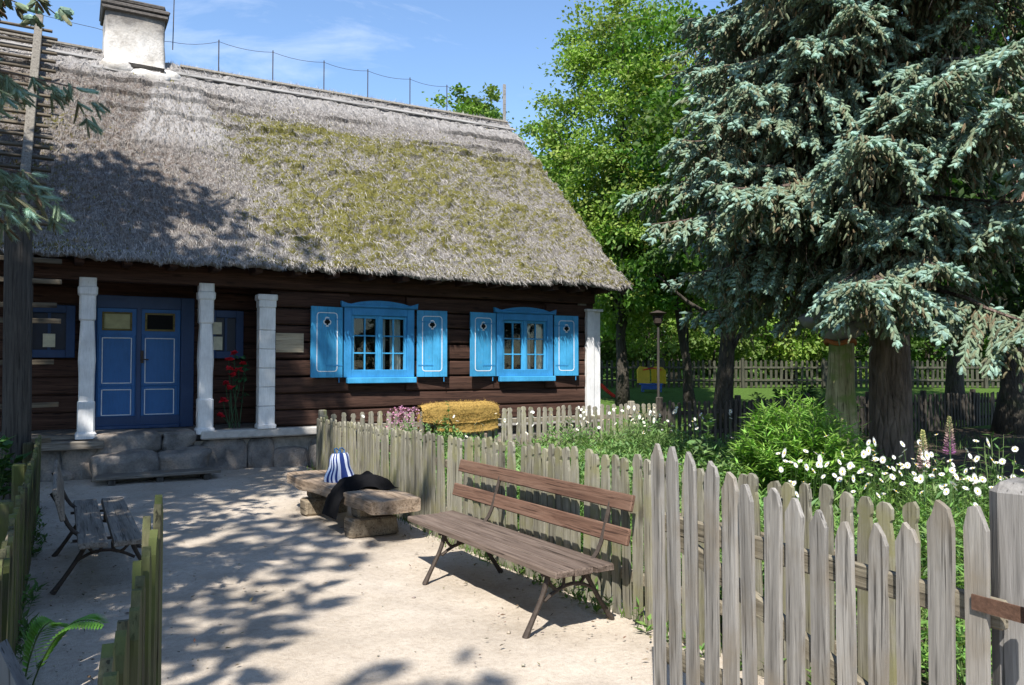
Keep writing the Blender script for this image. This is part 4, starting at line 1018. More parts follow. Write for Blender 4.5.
BLUE = A([.29, .43, .365]); OLD = A([.215, .28, .18]); DEAD = A([.19, .13, .08])
def spruce_branch(cr, wd, p0, az, L, droop, rise, rng, step=.12, sl=.1, sr=.021, old=.35, sec=.5, hang=.3, K=12, wr=.03, tert=.07, strands=0):
    """one bough: returns nothing, adds shoots to cr and wood to wd"""
    o = A([math.cos(az), math.sin(az), 0.]); sidev = A([-o[1], o[0], 0.])
    def curve(t): return p0 + o * L * t + A([0, 0, 1.]) * L * (rise * t - droop * t ** 1.6 + .35 * droop * t ** 4)
    ts = np.linspace(0, 1, 9); pts = A([curve(t) for t in ts]); pts[1:, :2] += rng.normal(0, .02 * L, (8, 2)) * ts[1:, None]
    wd.tube(pts, wr * (1 - .85 * ts), 5, cap=False)
    SP, SD, SC = [], [], []
    tt = np.arange(.14, 1.0, step / L)
    for t in tt:
        c = A([np.interp(t, ts, pts[:, k]) for k in range(3)]); dirc = unit(A([np.interp(min(t + .05, 1), ts, pts[:, k]) for k in range(3)]) - A([np.interp(t - .05, ts, pts[:, k]) for k in range(3)]))
        for sgn in (-1, 1):
            ln = min(.85, sec * L * (1 - t) * .9 + .16) * rng.uniform(.6, 1.15)
            d = unit(dirc * rng.uniform(.55, .95) + sidev * sgn * rng.uniform(.55, 1.) + A([0, 0, rng.uniform(-hang * 1.2, .05)]))
            m = max(2, int(ln / tert)); q = np.linspace(.15, 1, m)
            sp = c + d * ln * q[:, None]; sp[:, 2] -= hang * ln * q ** 2 * .6
            sd_ = np.cross(d, A([0, 0, 1.])); dd = unit(np.gradient(sp, axis=0)) if m > 1 else d[None]
            for s2 in (-1, 1):
                k = rng.random(m) < .92
                age = np.clip(rng.normal(old, .2) + .4 * (1 - q[k]) + .4 * (1 - t) + rng.normal(0, .12, k.sum()), 0, 1); SC.append(age)
                SP.append(sp[k]); SD.append(dd[k] * .8 + s2 * sd_ * rng.uniform(.35, .9, (k.sum(), 1)) + A([0, 0, 1.]) * (rng.uniform(.05, .75, k.sum()) - .9 * age)[:, None])
            SP.append(sp[-1:]); SD.append(dd[-1:]); SC.append(A([max(0, old - .35)]))
            for e in range(2):
                SP.append(sp + rng.normal(0, .015, sp.shape)); SD.append(dd * .7 + sd_ * rng.uniform(-.8, .8, (m, 1)) - A([0, 0, 1.]) * rng.uniform(0, 1.1, (m, 1))); SC.append(rng.uniform(.5, .85, m))
    for t in rng.uniform(.12, .85, strands):
        c = A([np.interp(t, ts, pts[:, k]) for k in range(3)]) + sidev * rng.normal(0, .22 * L * (1 - t) * sec + .05)
        ln = rng.uniform(.25, .7); q = np.arange(0, ln, .1); sp = c - A([0, 0, 1.]) * q[:, None] + rng.normal(0, .03, (len(q), 3)) + o * .12 * q[:, None]
        SP.append(sp); SD.append(rng.normal(0, .35, sp.shape) - A([0, 0, 1.])); SC.append(rng.uniform(.6, 1.0, len(q)))
    SP.append(pts[-1:]); SD.append(pts[-1:] - pts[-2:-1]); SC.append(A([0.]))
    SP = np.concatenate(SP); SD = np.concatenate(SD); SC = np.concatenate(SC); n = len(SP)
    col = np.ones((n, 4)); f = SC[:, None]
    col[:, :3] = np.where(f < .6, BLUE * (1 - f / .6) + OLD * f / .6, OLD * (1 - (f - .6) / .4) + DEAD * (f - .6) / .4) * rng.uniform(.8, 1.2, (n, 1))
    shoots(cr, SP, SD, sl * rng.uniform(.75, 1.3, n), sr * rng.uniform(.85, 1.2, n) * (1.1 - .45 * SC), col, 0, K, rng)

def trunk_pts(h, lean=(0, 0), wob=.04, seed=0, k=10):
    rs = random.Random(seed); return [(lean[0] * z / h + rs.gauss(0, wob) * (i > 0), lean[1] * z / h + rs.gauss(0, wob) * (i > 0), z) for i, z in enumerate(np.linspace(0, h, k))]
def spruce(name, label, loc, h, r0, cz, crad, seed, dens=1.0, group=None, face=None, spacing=.34, trunk_r=None, extra=(), zcut=None, sl=.1, sr=.021, K=12, skip=None, lmax=None, tap=.75, old=.35, sec=.5, hang=.42, him=(3.5, 2.2), nwh=7, strands=0, tert0=.07):
    rng = np.random.default_rng(seed); root = thing(name, label, 'tree', loc, 0, group)
    mb = MB(); z = np.concatenate([[-.1, .1, .3, .6, 1.], np.linspace(1.5, h, 16)])
    rad = r0 * (1 - z / h * .95).clip(.03) * (1 + .55 * np.exp(-z.clip(0) / .22))
    mb.tube(np.c_[np.zeros(len(z)), np.zeros(len(z)), z], rad, 16, rough=.12, seed=seed)
    mb.build('trunk', M_bark, root, smooth=True)
    cr, wd = MB(), MB(); zc = cz
    while zc < h * .97:
        f = (zc - cz) / (h - cz); Lr = crad * (1 - f) ** tap; m = max(4, int(nwh * (1 - f * .5)))
        hi = zcut is not None and zc > zcut
        a0 = rng.uniform(0, 6.28)
        for j in range(m):
            az = a0 + 2 * math.pi * j / m + rng.normal(0, .2); L = Lr * rng.uniform(.55, 1.1) + .15
            if lmax: L = min(L, lmax(az, zc) * rng.uniform(.85, 1.0))
            if skip and skip(az, zc, L): continue
            st = .12 / dens; tert = tert0 / dens ** .5; kk = K
            if face is not None:
                away = math.cos(az - face)
                if away < -.2: st *= 2; tert *= 1.5
            if hi: st *= him[0]; tert *= him[1]
            spruce_branch(cr, wd, A([0, 0, zc + rng.uniform(-.2, .2)]), az, L, rng.uniform(.22, .6) * (1 - .75 * f), rng.uniform(-.02, .16) + .25 * f, rng, st, sl * (2.2 if hi else 1), sr * (3.2 if hi else 1), K=5 if hi else kk, wr=.01 + .009 * L, tert=tert, hang=hang * (1 - f) + .1, old=old, sec=sec, strands=0 if hi else strands)
        zc += spacing * rng.uniform(.8, 1.2) * (1.5 if hi else 1)
    for (zb, az, L, droop, rise, kw) in extra: spruce_branch(cr, wd, A([0, 0, zb]), az, L, droop, rise, rng, **kw)
    # bare brown twigs under the green
    for k in range(260):
        a = rng.uniform(0, 6.28); zz = rng.uniform(cz - .3, min(h * .6, 7)); l = rng.uniform(.5, .75) * crad * min(1, max(0, 1 - (zz - cz) / (h - cz))) ** .7
        p = A([math.cos(a) * l * rng.uniform(.3, 1), math.sin(a) * l * rng.uniform(.3, 1), zz]); q = p + A([rng.normal(0, .12), rng.normal(0, .12), -rng.uniform(.15, .5)])
        wd.tube([p, (p + q) / 2 + rng.normal(0, .04, 3), q], [.008, .006, .003], 4, cap=False)
    wd.build('boughs', M_bark, root); cr.build('crown', M_needle, root)
    return root
toc = math.atan2(-6.25, -9.2)
spruce('blue_spruce', 'big blue spruce with drooping silver boughs rising from the flower garden', (9.2, 6.25, 0), 19, .265, 2.9, 3.25, 5, .95, face=toc, zcut=7.6, tap=.6, old=.2, sec=.52, hang=.42, spacing=.21, sl=.088, sr=.0165, nwh=8, K=8, strands=60, tert0=.048, extra=[(3.15, R(203), 2.5, .42, .0, dict(step=.12, tert=.05, old=.2, K=8, hang=.4, sl=.088, sr=.0165, strands=20)), (3.4, R(224), 2.6, .5, .02, dict(step=.12, tert=.05, old=.2, K=8, hang=.4, sl=.088, sr=.0165, strands=20)), (3.5, R(212), 2.0, .4, .02, dict(step=.12, tert=.05, old=.2, K=8, hang=.4, sl=.088, sr=.0165, strands=20))],
       lmax=lambda az, z: 2.6 if z < 3.9 and math.cos(az - R(152)) > .6 else 9,
       skip=lambda az, z, L: (z < 3.7 and math.cos(az - R(180)) > .93) or (z < 6.7 and math.cos(az + R(30)) > .35))
spruce('blue_spruce', 'blue spruce at the right picture edge showing only outer bough tips', (11.2, 2.6, 0), 15, .28, 3.4, 2.7, 9, .7, old=.2, hang=.5, sl=.115, sr=.022, K=9, strands=12, extra=[(4.1, R(157), 3.55, .3, .05, dict(step=.15, tert=.085, old=.12, K=12, hang=.45, sl=.12, sr=.022)), (3.6, R(168), 3.2, .34, .05, dict(step=.15, tert=.085, old=.12, K=12, hang=.45, sl=.12, sr=.022))], face=math.atan2(-2.6, -11.2), zcut=7)
kwl = dict(step=.12, old=.4, K=64, hang=.5, tert=.06, sl=.095, sr=.018, strands=6)
spruce('dark_spruce', 'dark spruce whose bough tips reach in over the left fence', (-3.3, 5.0, 0), 16, .24, 3.4, 2.6, 21, .42, group='spruces left of the path', zcut=5.5, tap=.5, him=(1.8, 1.8), nwh=5, spacing=.5,
       extra=[(3.5, -.02, 3.25, .12, .0, kwl), (3.0, .0, 3.15, .16, .02, kwl), (3.9, .12, 2.95, .22, -.02, kwl), (2.9, -.06, 3.1, .26, .06, kwl), (4.55, .55, 3.5, .12, .02, dict(step=.4, old=.9, K=8, sec=.2)), (4.6, .48, 3.75, .14, .02, dict(step=.3, old=.4, sec=.3))])
spruce('dark_spruce', 'tall dark spruce left of the path between gate and grey bench', (-3.7, .8, 0), 13, .24, 3.4, 2.5, 23, .4, group='spruces left of the path', zcut=3.0, tap=.5, him=(1.8, 1.8), nwh=5, spacing=.5)
spruce('dark_spruce', 'tall dark spruce standing outside the gate to its left', (-3.8, -2.8, 0), 10.7, .24, 3.4, 2.7, 24, .4, group='spruces left of the path', zcut=3.0, tap=.5, him=(1.8, 1.8), nwh=5, spacing=.5)

def broadleaf(name, label, px_base, h, cr_r, cz0, nc, lpc, ls, col, seed, tr=.16, lean=(0, 0), group='trees beyond the garden', crown_shift=(0, 0), clr=.55):
    rng = np.random.default_rng(seed); u, n_ = px_base
    root = thing(name, label, 'tree', (u, n_, tz(u, n_)), 0, group)
    mb = MB(); tp = trunk_pts(h * .85, lean, .05, seed, 12); tp[0] = (0, 0, -.15)
    rad = tr * (1 - np.linspace(0, .93, 12)) * (1 + .5 * np.exp(-np.linspace(0, 8, 12) / .6)); mb.tube(tp, rad, 10, rough=.1, seed=seed)
    # clump centres in an uneven ellipsoid
    d = rdir(nc, rng); lob = .62 + .75 * fbm(d * 1.6 + seed, 3, seed); rr = rng.uniform(.25, 1, nc) ** .5
    cz = (h + cz0) / 2; C_ = d * (rr * lob)[:, None] * A([cr_r, cr_r, (h - cz0) / 2]) + A([crown_shift[0] + lean[0] * .7, crown_shift[1] + lean[1] * .7, cz])
    for i in rng.choice(nc, min(16, nc), replace=False):
        zt = min(C_[i, 2] * rng.uniform(.5, .8), h * .8); j = np.interp(zt, [p[2] for p in tp], range(12)); s0 = A(tp[int(j)])
        mid = (s0 + C_[i]) / 2 + A([0, 0, -.1]) * np.linalg.norm(C_[i] - s0) * .5
        mb.tube([s0, mid, C_[i]], [tr * .35, tr * .22, .015], 5, cap=False)
    mb.build('trunk', M_bark2, root, smooth=True)
    n = nc * lpc; cs = clr * rng.uniform(.6, 1.3, nc)
    off = rng.normal(size=(nc, lpc, 3)) * .5; off[..., 2] *= .55
    P_ = (C_[:, None] + off * cs[:, None, None]).reshape(-1, 3)
    outw = unit(P_ - A([0, 0, cz])) ; D_ = unit(rdir(n, rng) + outw * .5 - A([0, 0, .25])); N_ = A([0, 0, 1.]) + .9 * rdir(n, rng) + outw * .3
    cl = np.repeat(colvar(nc, col, .3, .12, rng), lpc, 0); cl[:, :3] *= rng.uniform(.75, 1.25, (n, 1))
    mb = MB(); leaf_quads(mb, P_, D_, N_, ls * rng.uniform(.6, 1.2, n), ls * .75 * rng.uniform(.7, 1.1, n), cl); mb.build('crown', M_leaf, root)
    return root
def at(px, d): x = (px - 512) / 781 * d; return (x * .866 + d * .5, -x * .5 + d * .866)
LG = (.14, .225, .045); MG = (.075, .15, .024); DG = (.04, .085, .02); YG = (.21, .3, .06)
broadleaf('maple_tree', 'bright yellow green maple rising behind the right end of the thatched roof', at(622, 25), 13.4, 2.75, 2.2, 430, 170, .145, YG, 1, .18, crown_shift=(.3, -.1), clr=.68)
broadleaf('linden_tree', 'dense round linden left of the cottage porch', (-4.8, 8.1), 13.6, 3.2, 3.6, 260, 70, .24, MG, 44, .28, group='trees left of the cottage')
broadleaf('maple_tree', 'thin leaning tree on the lawn right of the yellow play house', at(690, 24), 9, 2.2, 2.6, 90, 80, .19, MG, 2, .15, (-.9, .3))
broadleaf('maple_tree', 'stout trunk tree just behind the dark fence, left of the carved log', at(726, 19), 11, 2.6, 2.7, 110, 80, .18, MG, 3, .22)
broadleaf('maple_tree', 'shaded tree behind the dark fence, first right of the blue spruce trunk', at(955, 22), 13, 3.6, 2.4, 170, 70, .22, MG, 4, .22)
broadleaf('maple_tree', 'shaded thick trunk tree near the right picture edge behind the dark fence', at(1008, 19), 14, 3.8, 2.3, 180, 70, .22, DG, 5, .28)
broadleaf('maple_tree', 'small distant crown just showing over the right end of the roof ridge', at(470, 42), 15.9, 2.4, 6, 200, 80, .26, LG, 6, .2)
broadleaf('maple_tree', 'leafy tree beyond the far fence behind the cottage corner', at(560, 36), 12, 3.8, 1.5, 170, 70, .26, LG, 7, .2)
broadleaf('maple_tree', 'wide leafy tree beyond the far fence behind the leaning tree', at(675, 40), 14, 5, 1.5, 220, 70, .28, LG, 8, .25)
broadleaf('maple_tree', 'leafy tree beyond the far fence seen left of the blue spruce trunk', at(790, 37), 14, 4.6, 1.6, 220, 70, .28, MG, 12, .25)
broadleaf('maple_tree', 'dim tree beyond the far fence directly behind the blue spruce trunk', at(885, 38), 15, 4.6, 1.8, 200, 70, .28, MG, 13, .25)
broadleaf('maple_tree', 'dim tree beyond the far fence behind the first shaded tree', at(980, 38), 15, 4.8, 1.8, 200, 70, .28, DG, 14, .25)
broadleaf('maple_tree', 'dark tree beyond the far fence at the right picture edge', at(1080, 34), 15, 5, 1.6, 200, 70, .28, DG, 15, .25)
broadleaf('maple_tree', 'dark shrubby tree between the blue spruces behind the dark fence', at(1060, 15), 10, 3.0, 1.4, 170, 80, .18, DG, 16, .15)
for i_, (px_, d_, h_, lab_) in enumerate(((585, 33.5, 4.2, 'low hazel behind the red slide beyond the far fence'), (648, 34.5, 5, 'light green hazel behind the play house beyond the far fence'), (715, 34, 4.6, 'light green hazel beyond the far fence behind the stout tree'), (780, 35, 5.4, 'sunny hazel beyond the far fence left of the carved log'), (850, 35.5, 5, 'sunny hazel beyond the far fence right behind the carved log'), (930, 35, 5.2, 'shaded hazel beyond the far fence right of the spruce trunk'), (1005, 34, 5.5, 'shaded hazel beyond the far fence by the picture edge'))):
    broadleaf('hazel_tree', lab_, at(px_, d_), h_, 2.3, .3, 90, 60, .22, (LG, YG, LG, YG, LG, MG, MG)[i_], 60 + i_, .07, group='hazels beyond the far fence')
mb = MB(); n = 80000; a = RNG.uniform(-5, 62, n)   # far wood edge
d0 = 52 + RNG.uniform(0, 14, n); ub, nb = (a * .866 + d0 * .5), (-a * .5 + d0 * .866)
hz = RNG.uniform(0, 1, n) ** 1.5 * (9 + 7 * fbm(np.c_[a * .12, a * 0, a * 0], 3, 3)) + .5
P_ = np.c_[ub, nb, hz]; leaf_quads(mb, P_, rdir(n), A([0, 0, 1.]) + rdir(n), .55, .4, colvar(n, DG, .5, .15))
tag(mb.build('treeline', M_leaf), 'dense far wood closing the view beyond the lawn', 'trees', kind='stuff')

# bare twigs of a dead bough right of the spruce
dt = thing('dead_branch', 'bare reddish dead twigs hanging right of the big blue spruce', 'branch', (8.9, 4.4, 3.6))
mb = MB(); rs = random.Random(5)
def twig(p, d, l, r, dep):
    q = p + d * l; m = (p + q) / 2 + Vector((rs.gauss(0, .05), rs.gauss(0, .05), rs.gauss(0, .03))) * l; mb.tube([p, m, q], [r, r * .8, r * .5], 5, cap=False)
    if dep:
        for k in range(3): twig(p.lerp(q, rs.uniform(.3, 1)), (d + Vector((rs.gauss(0, .55), rs.gauss(0, .55), rs.gauss(-.1, .45)))).normalized(), l * rs.uniform(.45, .75), r * .6, dep - 1)
twig(Vector((.6, .6, .7)), Vector((-.35, -.45, -.75)).normalized(), 1.1, .018, 3)
twig(Vector((.9, .3, -.1)), Vector((-.75, -.1, -.1)).normalized(), 1.0, .014, 2)
mb.build('twig', plain('dead_twig_bark', (.2, .12, .09), .8, 20, .4), dt)

# carved log with a grey cap
cl_ = thing('carved_log', 'upright peeled log with lumpy grey cap and orange ring beside the spruce trunk', 'log', (8.3, 6.3, 0))
mb = MB(); z = np.linspace(-.1, 1.95, 22); rad = .235 - .04 * z; rad = rad + .02 * np.sin(z * 3)
mb.tube(np.c_[.0 * z, .02 * np.sin(z * 2), z], rad, 18, rough=.14, seed=4)
mb.build('stem', wood('peeled_log', (.12, .1, .04), (.34, .3, .17), (.5, .44, .3), patch=((.14, .17, .05), 3.2, .47, .58), var=0, grain=10), cl_, smooth=True)
mb = MB(); mb.tube([(.165 * math.cos(a), .165 * math.sin(a) + .0, 1.93 + .02 * math.sin(3 * a)) for a in np.linspace(0, 6.28, 25)], .03, 8, cap=False); mb.build('ring', plain('orange_rope', (.3, .1, .03), .8, 30), cl_, smooth=True)
mb = MB(); 
for (c, r) in (((0, 0, 2.08), (.22, .22, .17)), ((-.2, .12, 2.2), (.28, .22, .11)), ((.2, -.1, 2.16), (.24, .2, .1)), ((0, 0, 2.26), (.42, .38, .1))): stone(mb, c, r, int(abs(c[0]) * 100) + 2, 12, 2.1)
mb.tri = [(t, 0) for t, _ in mb.tri]; mb.build('cap', plain('grey_cap', (.2, .19, .2), .85, 9, .4), cl_, smooth=True)

# ------------------------------------------------------------------ garden plants
def plantstuff(P, hts, col, mb, nl=12, ll=.12, lw=.022, spread=.1, rng=RNG, stemcol=(.07, .12, .03), up=.55):
    for (x, y), h in zip(P, hts):
        top = A([x + rng.normal(0, spread), y + rng.normal(0, spread), h]); b = A([x, y, 0.])
        t = rng.uniform(.12, 1, nl); pts = b + (top - b) * t[:, None]
        a = rng.uniform(0, 6.28, nl); D_ = np.c_[np.cos(a), np.sin(a), rng.uniform(.1, up * 2, nl)]
        leaf_quads(mb, pts, D_, A([0, 0, 1.]) + .4 * rdir(nl, rng), ll * rng.uniform(.6, 1.3, nl), lw * rng.uniform(.7, 1.3, nl), colvar(nl, col, .35, .15, rng))
        leaf_quads(mb, b[None], (top - b)[None], A([[1., .3, 0]]), h, .008, colvar(1, stemcol))
mb = MB(); rng = np.random.default_rng(5)
N1 = 5600; up_ = rng.uniform(3.45, 9.6, N1); np_ = rng.uniform(1.6, 11.5, N1)
dens = fbm(np.c_[up_ * .8, np_ * .8, up_ * 0], 3, 77); tall = .28 + .5 * np.clip((dens - .3) * 2, 0, 1)
near = sstep(4.6, 3.4, np_); tall = np.minimum(tall + .15 * near, .72)
k = (np.hypot(up_ - 9.2, np_ - 6.25) > .5) & (np.hypot(up_ - 6.95, np_ - 5.8) > .5)
for sel, colr, nl, ll, lw in ((dens < .5, (.135, .24, .055), 15, .11, .02), (dens >= .5, (.15, .25, .08), 18, .09, .028)):
    q = k & sel; plantstuff(np.c_[up_, np_][q], (tall * rng.uniform(.6, 1.15, N1))[q], colr, mb, nl, ll, lw, .08, rng)
tag(mb.build('garden_foliage', M_plantleaf), 'mixed green flower bed foliage filling the garden behind the fence', 'plants', kind='stuff')
mb = MB(); n = 16000                                   # grass: path edges, garden floor, lawn behind the fence
P_ = np.c_[rng.uniform(3.3, 10, n), rng.uniform(1.5, 11.9, n), np.zeros(n)]
k = int(n * .12); P_[:k, 0] = 3.24 + .1 * np.sin(P_[:k, 1] * .7) + rng.normal(0, .05, k); 
j = int(n * .2); P_[k:k + j, 0] = rng.uniform(10, 18, j); P_[k:k + j, 1] = rng.uniform(8.5, 17, j)
D_ = A([0, 0, 1.]) + .55 * rdir(n, rng); leaf_quads(mb, P_, D_, rdir(n, rng), np.where(np.arange(n) < k, rng.uniform(.03, .12, n), rng.uniform(.08, .28, n)), .009, colvar(n, (.085, .15, .03), .4, .15, rng))
wn = rng.uniform(1.8, 11.6, 110); wu = 3.17 + .06 * np.sin(wn) + rng.normal(0, .035, 110)
plantstuff(np.c_[wu, wn], rng.uniform(.04, .22, 110), (.1, .18, .04), mb, 9, .07, .022, .03, rng)
wn = rng.uniform(2.2, 10, 60); plantstuff(np.c_[-.2 + rng.normal(0, .05, 60), wn], rng.uniform(.04, .25, 60), (.08, .15, .035), mb, 9, .08, .024, .03, rng)
tag(mb.build('grass', M_plantleaf), 'grass blades along fence feet and on the garden ground', 'grass', kind='stuff')

def shrub(name, label, cat, loc, rx, rz_, nst, nl, ll, lw, col, seed):
    rng = np.random.default_rng(seed); root = thing(name, label, cat, loc); st, fo = MB(), MB()
    for i in range(nst):
        a = rng.uniform(0, 6.28); r = rng.uniform(0, 1) ** .5; h = rz_ * (1 - .45 * r * r) * rng.uniform(.75, 1.08)
        tip = A([math.cos(a) * r * rx, math.sin(a) * r * rx, h]); b = A([math.cos(a) * r * rx * .3, math.sin(a) * r * rx * .3, 0])
        ts = np.linspace(0, 1, 5); pts = b + (tip - b) * ts[:, None]; pts[:, 2] = h * ts ** .8
        st.tube(pts, [.006, .005, .005, .004, .002], 4, cap=False)
        t = rng.uniform(.25, 1, nl); c = np.c_[[np.interp(t, ts, pts[:, k]) for k in range(3)]].T
        aa = rng.uniform(0, 6.28, nl); D_ = np.c_[np.cos(aa), np.sin(aa), rng.uniform(-.25, 1.0, nl)] + A([math.cos(a), math.sin(a), 0]) * .4
        leaf_quads(fo, c, D_, A([0, 0, 1.]) + .35 * rdir(nl, rng), ll * rng.uniform(.6, 1.25, nl), lw * rng.uniform(.8, 1.2, nl), colvar(nl, col, .3, .12, rng))
    st.build('stem', plain(name + '_stem', (.1, .15, .05), .7), root); fo.build('foliage', M_plantleaf, root)
    return root
shrub('willowy_shrub', 'bright green bushy shrub with long narrow leaves left of the carved log', 'shrub', (6.95, 5.8, 0), .72, 1.3, 260, 40, .15, .024, (.185, .33, .06), 31)
shrub('hollyhock', 'tall leafy hollyhock with round pale leaves left of the bright green shrub', 'plant', (6.2, 6.5, 0), .16, 1.2, 5, 24, .1, .1, (.1, .17, .06), 32)
shrub('thistle', 'tall branching weed standing behind the daisies beside the gate post', 'plant', (6.5, 3.5, 0), .14, 1.32, 7, 26, .09, .018, (.08, .15, .04), 33)
shrub('climbing_plant', 'slender green plant growing up in front of the ochre rug', 'plant', (5.45, 11.45, 0), .16, 1.1, 6, 22, .08, .045, (.09, .16, .04), 34)
shrub('low_shrub', 'low dark leafy shrub under trees behind the dark fence', 'shrub', (*at(800, 18.5), 0), 1.5, 1.15, 90, 40, .13, .07, (.05, .11, .025), 35)
shrub('leafy_plant', 'broad leaved dark plant with a white bloom behind the left fence', 'plant', (-.62, 9.6, 0), .4, .95, 24, 12, .18, .09, (.05, .12, .03), 36)
for (x, y, h, rx, lab) in ((4.3, 10.6, .8, .45, 'green clump with white blooms left of the rug fence corner'), (7.6, 9.4, .85, .7, 'tall grassy daisy clump before the second window'), (8.6, 10.3, .8, .5, 'grassy daisy clump near the cottage corner boards')):
    shrub('flower_clump', lab, 'plant', (x, y, 0), rx, h, 110, 18, .16, .016, (.15, .24, .075), int(x * 10))
pk_ = shrub('pink_flower', 'loose pink flowering plant beside the rug below the first window', 'flower', (4.6, 11.35, 0), .3, .78, 20, 10, .08, .03, (.08, .14, .05), 39)
mb = MB(); n = 260; a = rng.uniform(0, 6.28, n); P_ = np.c_[.3 * np.cos(a) * rng.random(n), .3 * np.sin(a) * rng.random(n), rng.uniform(.62, 1.0, n)]
leaf_quads(mb, P_, rdir(n, rng), rdir(n, rng), .035, .03, colvar(n, (.5, .24, .36), .3)); mb.build('blossom', M_petal, pk_)
# fern
fern = thing('fern', 'bright green fern frond arching beside the left gate leaf', 'fern', (-.14, 3.56, 0))
for az, L, h in ((-.45, .32, .6), (.5, .16, .56), (2.4, .25, .5)):
    mb = MB(); t = np.linspace(0, 1, 44); cx_ = np.c_[math.cos(az) * L * t ** 1.6, math.sin(az) * L * t ** 1.6, h * np.sin(t * 1.85) + .08 * t]
    mb.tube(cx_, .003, 4, col=(.06, .12, .03, 1)); dv = unit(np.gradient(cx_, axis=0)); sv = unit(np.cross(dv, A([0, 0, 1.])))
    for s in (-1, 1):
        ln = .1 * np.sin(np.clip((t - .45) / .58, 0, 1) * math.pi) ** .6
        k = t > .46
        leaf_quads(mb, cx_[k], sv[k] * s + dv[k] * .45 - A([0, 0, .12]), np.tile(A([0, 0, 1.]), (k.sum(), 1)), ln[k] + .012, .02, colvar(k.sum(), (.13, .3, .045), .15))
    mb.build('frond', M_plantleaf, fern)
# lupins
def lupin(loc, h, label, tint):
    root = thing('lupin', label, 'flower', loc, 0, 'lupins among the daisies')
    mb = MB(); mb.tube([(0, 0, 0), (.01, 0, h * .6), (0, 0, h)], [.009, .007, .004], 6); mb.build('stem', plain('lupin_stem', (.08, .15, .05)), root)
    mb = MB(); n = 150; t = np.linspace(0, 1, n); a = t * 97; r = .04 * (1 - t) ** .7 + .006; z = h - .3 + .32 * t
    P_ = np.c_[np.cos(a) * r * .4, np.sin(a) * r * .4, z]; D_ = np.c_[np.cos(a), np.sin(a), .35 + .8 * t]
    base = A(tint[0]) * (1 - t[:, None]) + A(tint[1]) * t[:, None]; c = np.ones((n, 4)); c[:, :3] = base * rng.uniform(.7, 1.3, (n, 1))
    leaf_quads(mb, P_, D_, rdir(n, rng), r * .8 + .008, .02, c); mb.build('flower_spike', M_petal, root)
    mb = MB(); n = 50; a = rng.uniform(0, 6.28, n); P_ = np.c_[np.cos(a) * .08, np.sin(a) * .08, rng.uniform(.2, h - .35, n)]; leaf_quads(mb, P_, np.c_[np.cos(a), np.sin(a), .3 + 0 * a], np.tile(A([0, 0, 1.]), (n, 1)), .11, .02, colvar(n, (.07, .15, .04))); mb.build('foliage', M_plantleaf, root)
lupin((6.42, 3.83, 0), 1.2, 'taller pink and violet lupin spike among the daisies', ((.35, .12, .3), (.42, .42, .18)))
lupin((6.29, 3.98, 0), 1.08, 'shorter pale yellow lupin spike beside the pink one', ((.5, .32, .34), (.5, .5, .2)))
# daisies, one thing each
dz0 = thing('daisy', 'white daisy with yellow centre on a thin stem in the garden bed', 'flower', (0, 0, 0), 0, 'white daisies in the garden')
mb = MB(); mb.tube([(0, 0, -.75), (.015, .01, -.4), (0, 0, -.004)], [.004, .004, .003], 4, col=(.08, .14, .04, 1)); mb.build('stem', M_plantleaf, dz0)
mb = MB(); n = 18; a = np.arange(n) * 2 * math.pi / n; P_ = np.c_[np.cos(a) * .008, np.sin(a) * .008, 0 * a]
leaf_quads(mb, P_, np.c_[np.cos(a), np.sin(a), .12 + .1 * rng.random(n)], np.tile(A([0, 0, 1.]), (n, 1)), .036, .0135, np.tile(A([.82, .82, .8, 1]), (n, 1)), .05); bl = mb.build('bloom', M_petal, dz0)
mb = MB(); stone(mb, (0, 0, .004), (.011, .011, .006), 1, 6, 2); mb.tri = [(t, 0) for t, _ in mb.tri]; mb.build('disc', plain('daisy_disc', (.6, .4, .03)), dz0, smooth=True)
spots = []
rs = random.Random(12)
for k in range(150): spots.append((rs.gauss(6.15, .6), rs.gauss(3.7, .62), rs.triangular(.55, 1.02, .8)))
for k in range(16): spots.append((rs.uniform(5.2, 6.0), rs.uniform(3.3, 5.2), rs.uniform(.62, .85)))
for k in range(70): spots.append((rs.gauss(7.2, .8), rs.gauss(9.0, .7), rs.uniform(.68, 1.02)))
for k in range(14): spots.append((rs.gauss(8.7, .35), rs.gauss(10.4, .3), rs.uniform(.7, .92)))
for k in range(16): spots.append((rs.uniform(3.7, 6.6), rs.uniform(9.5, 11.3), rs.uniform(.6, .9)))
for i, (x, y, z) in enumerate(spots):
    o = dz0 if i == 0 else copy_tree(dz0)
    o.location = (max(x, 3.6), y, z); s = rs.uniform(.42, .66); o.scale = (s, s, 1.0 * z / .75)
    o.rotation_euler = (rs.gauss(.08, .1), rs.gauss(-.06, .1), rs.gauss(0, .4))
    for ch in o.children:
        if ch.name.startswith(('bloom', 'disc')): ch.rotation_euler = (rs.gauss(.25, .3), rs.gauss(-.15, .3), 0) if ch.name.startswith('bloom') else bl_rot
        if ch.name.startswith('bloom'): bl_rot = tuple(ch.rotation_euler)

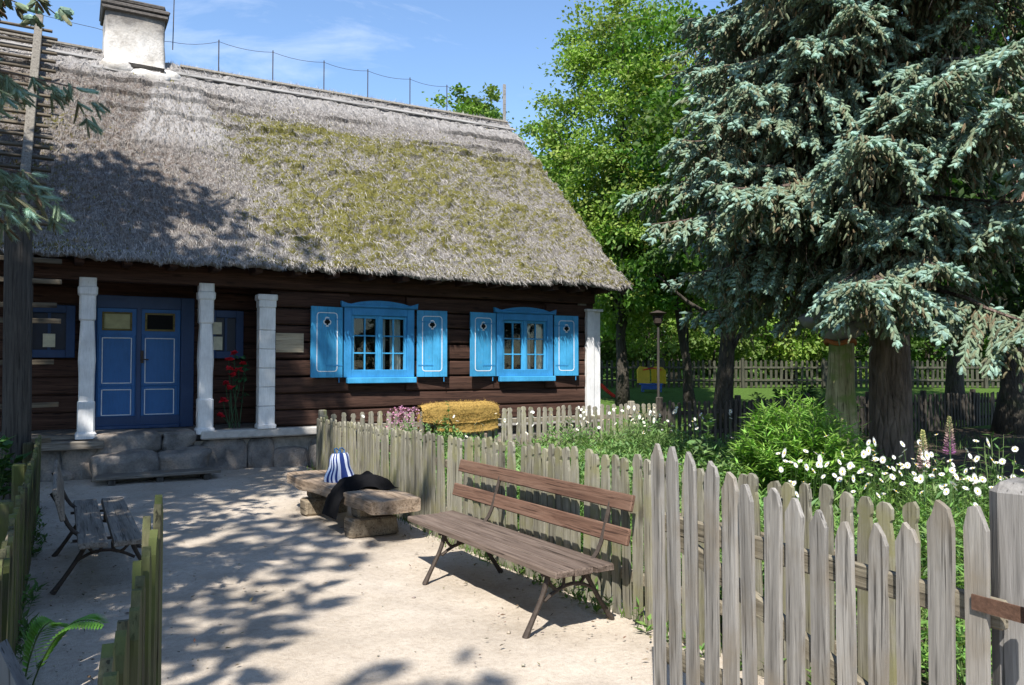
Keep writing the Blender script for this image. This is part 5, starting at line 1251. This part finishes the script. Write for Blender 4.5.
# ------------------------------------------------------------------ lawn furniture
lp = thing('lamp_post', 'thin grey lamp post with dark hood beyond the garden fence', 'lamp', (*at(658, 17), 0))
mb = MB(); mb.tube([(0, 0, 0), (0, 0, .6), (.01, 0, 2.6)], [.045, .03, .026], 8); mb.build('pole', M_darkpost, lp)
mb = MB(); mb.tube([(0, 0, 2.5), (0, 0, 2.56), (0, 0, 2.72), (0, 0, 2.78), (0, 0, 2.84)], [.04, .09, .12, .2, .02], 10); mb.build('lamp_hood', M_iron, lp)
x, y = at(652, 29); z = tz(x, y)
pf_s = .68
pf = thing('play_house', 'yellow and blue children play house on the lawn by the far fence', 'play house', (x, y, z), R(-30))
my = plain('yellow_plastic', (.6, .42, .02), .5, 6, .2); mbl = plain('blue_plastic', (.03, .1, .35), .5, 6, .2); mr = plain('red_plastic', (.6, .03, .02), .45, 6, .15)
for s in (-.62, .55):
    mb = MB(); mb.prism([(-.4, .5), (.4, .45), (.38, 1.15), (.2, 1.35), (-.25, 1.4), (-.42, 1.2)], -.04, .04, frame=Matrix.Translation((s * .75, .0 if s < 0 else .25, 0)) @ Matrix.Rotation(R(25 * (1 if s < 0 else -1)), 4, 'Z')); mb.build('side_panel', my, pf)
mb = MB(); mb.box((-.05, .1, .42), (1.2, .6, .08), bev=.02); mb.box((-.05, -.2, .25), (1.1, .06, .22), bev=.02); mb.build('platform', mbl, pf)
for sx in (-.5, .45):
    for sy in (-.15, .35):
        mb = MB(); mb.tube([(sx, sy, 0), (sx, sy, .45)], .04, 7); mb.build('leg', mbl, pf)
mb = MB(); mb.tube([(-.5, -.15, 1.2), (0, -.15, 1.3), (.5, -.15, 1.2)], .035, 7); mb.build('top_bar', mr, pf); pf.scale = (pf_s,) * 3
x, y = at(603, 27); z = tz(x, y)
sl_ = thing('play_slide', 'small red plastic slide on the lawn beside the cottage corner', 'slide', (x, y, z), R(-25))
mb = MB(); pr = [(.95, .06), (.6, .1), (.2, .42), (-.1, .72), (-.35, .75), (-.35, .68), (-.13, .65), (.17, .34), (.58, .03), (.95, 0)]
mb.prism(pr, -.25, .25); 
for s in (-.25, .25): mb.prism([(a, b + (.1 if i < 5 else 0)) for i, (a, b) in enumerate(pr)], s - .02, s + .02)
mb.build('chute', mr, sl_)
for s in (-.2, .2):
    mb = MB(); mb.tube([(-.55, s, 0), (-.32, s, .72)], .03, 6); mb.build('leg', mbl, sl_)
sl_.scale = (.6, .6, .6)
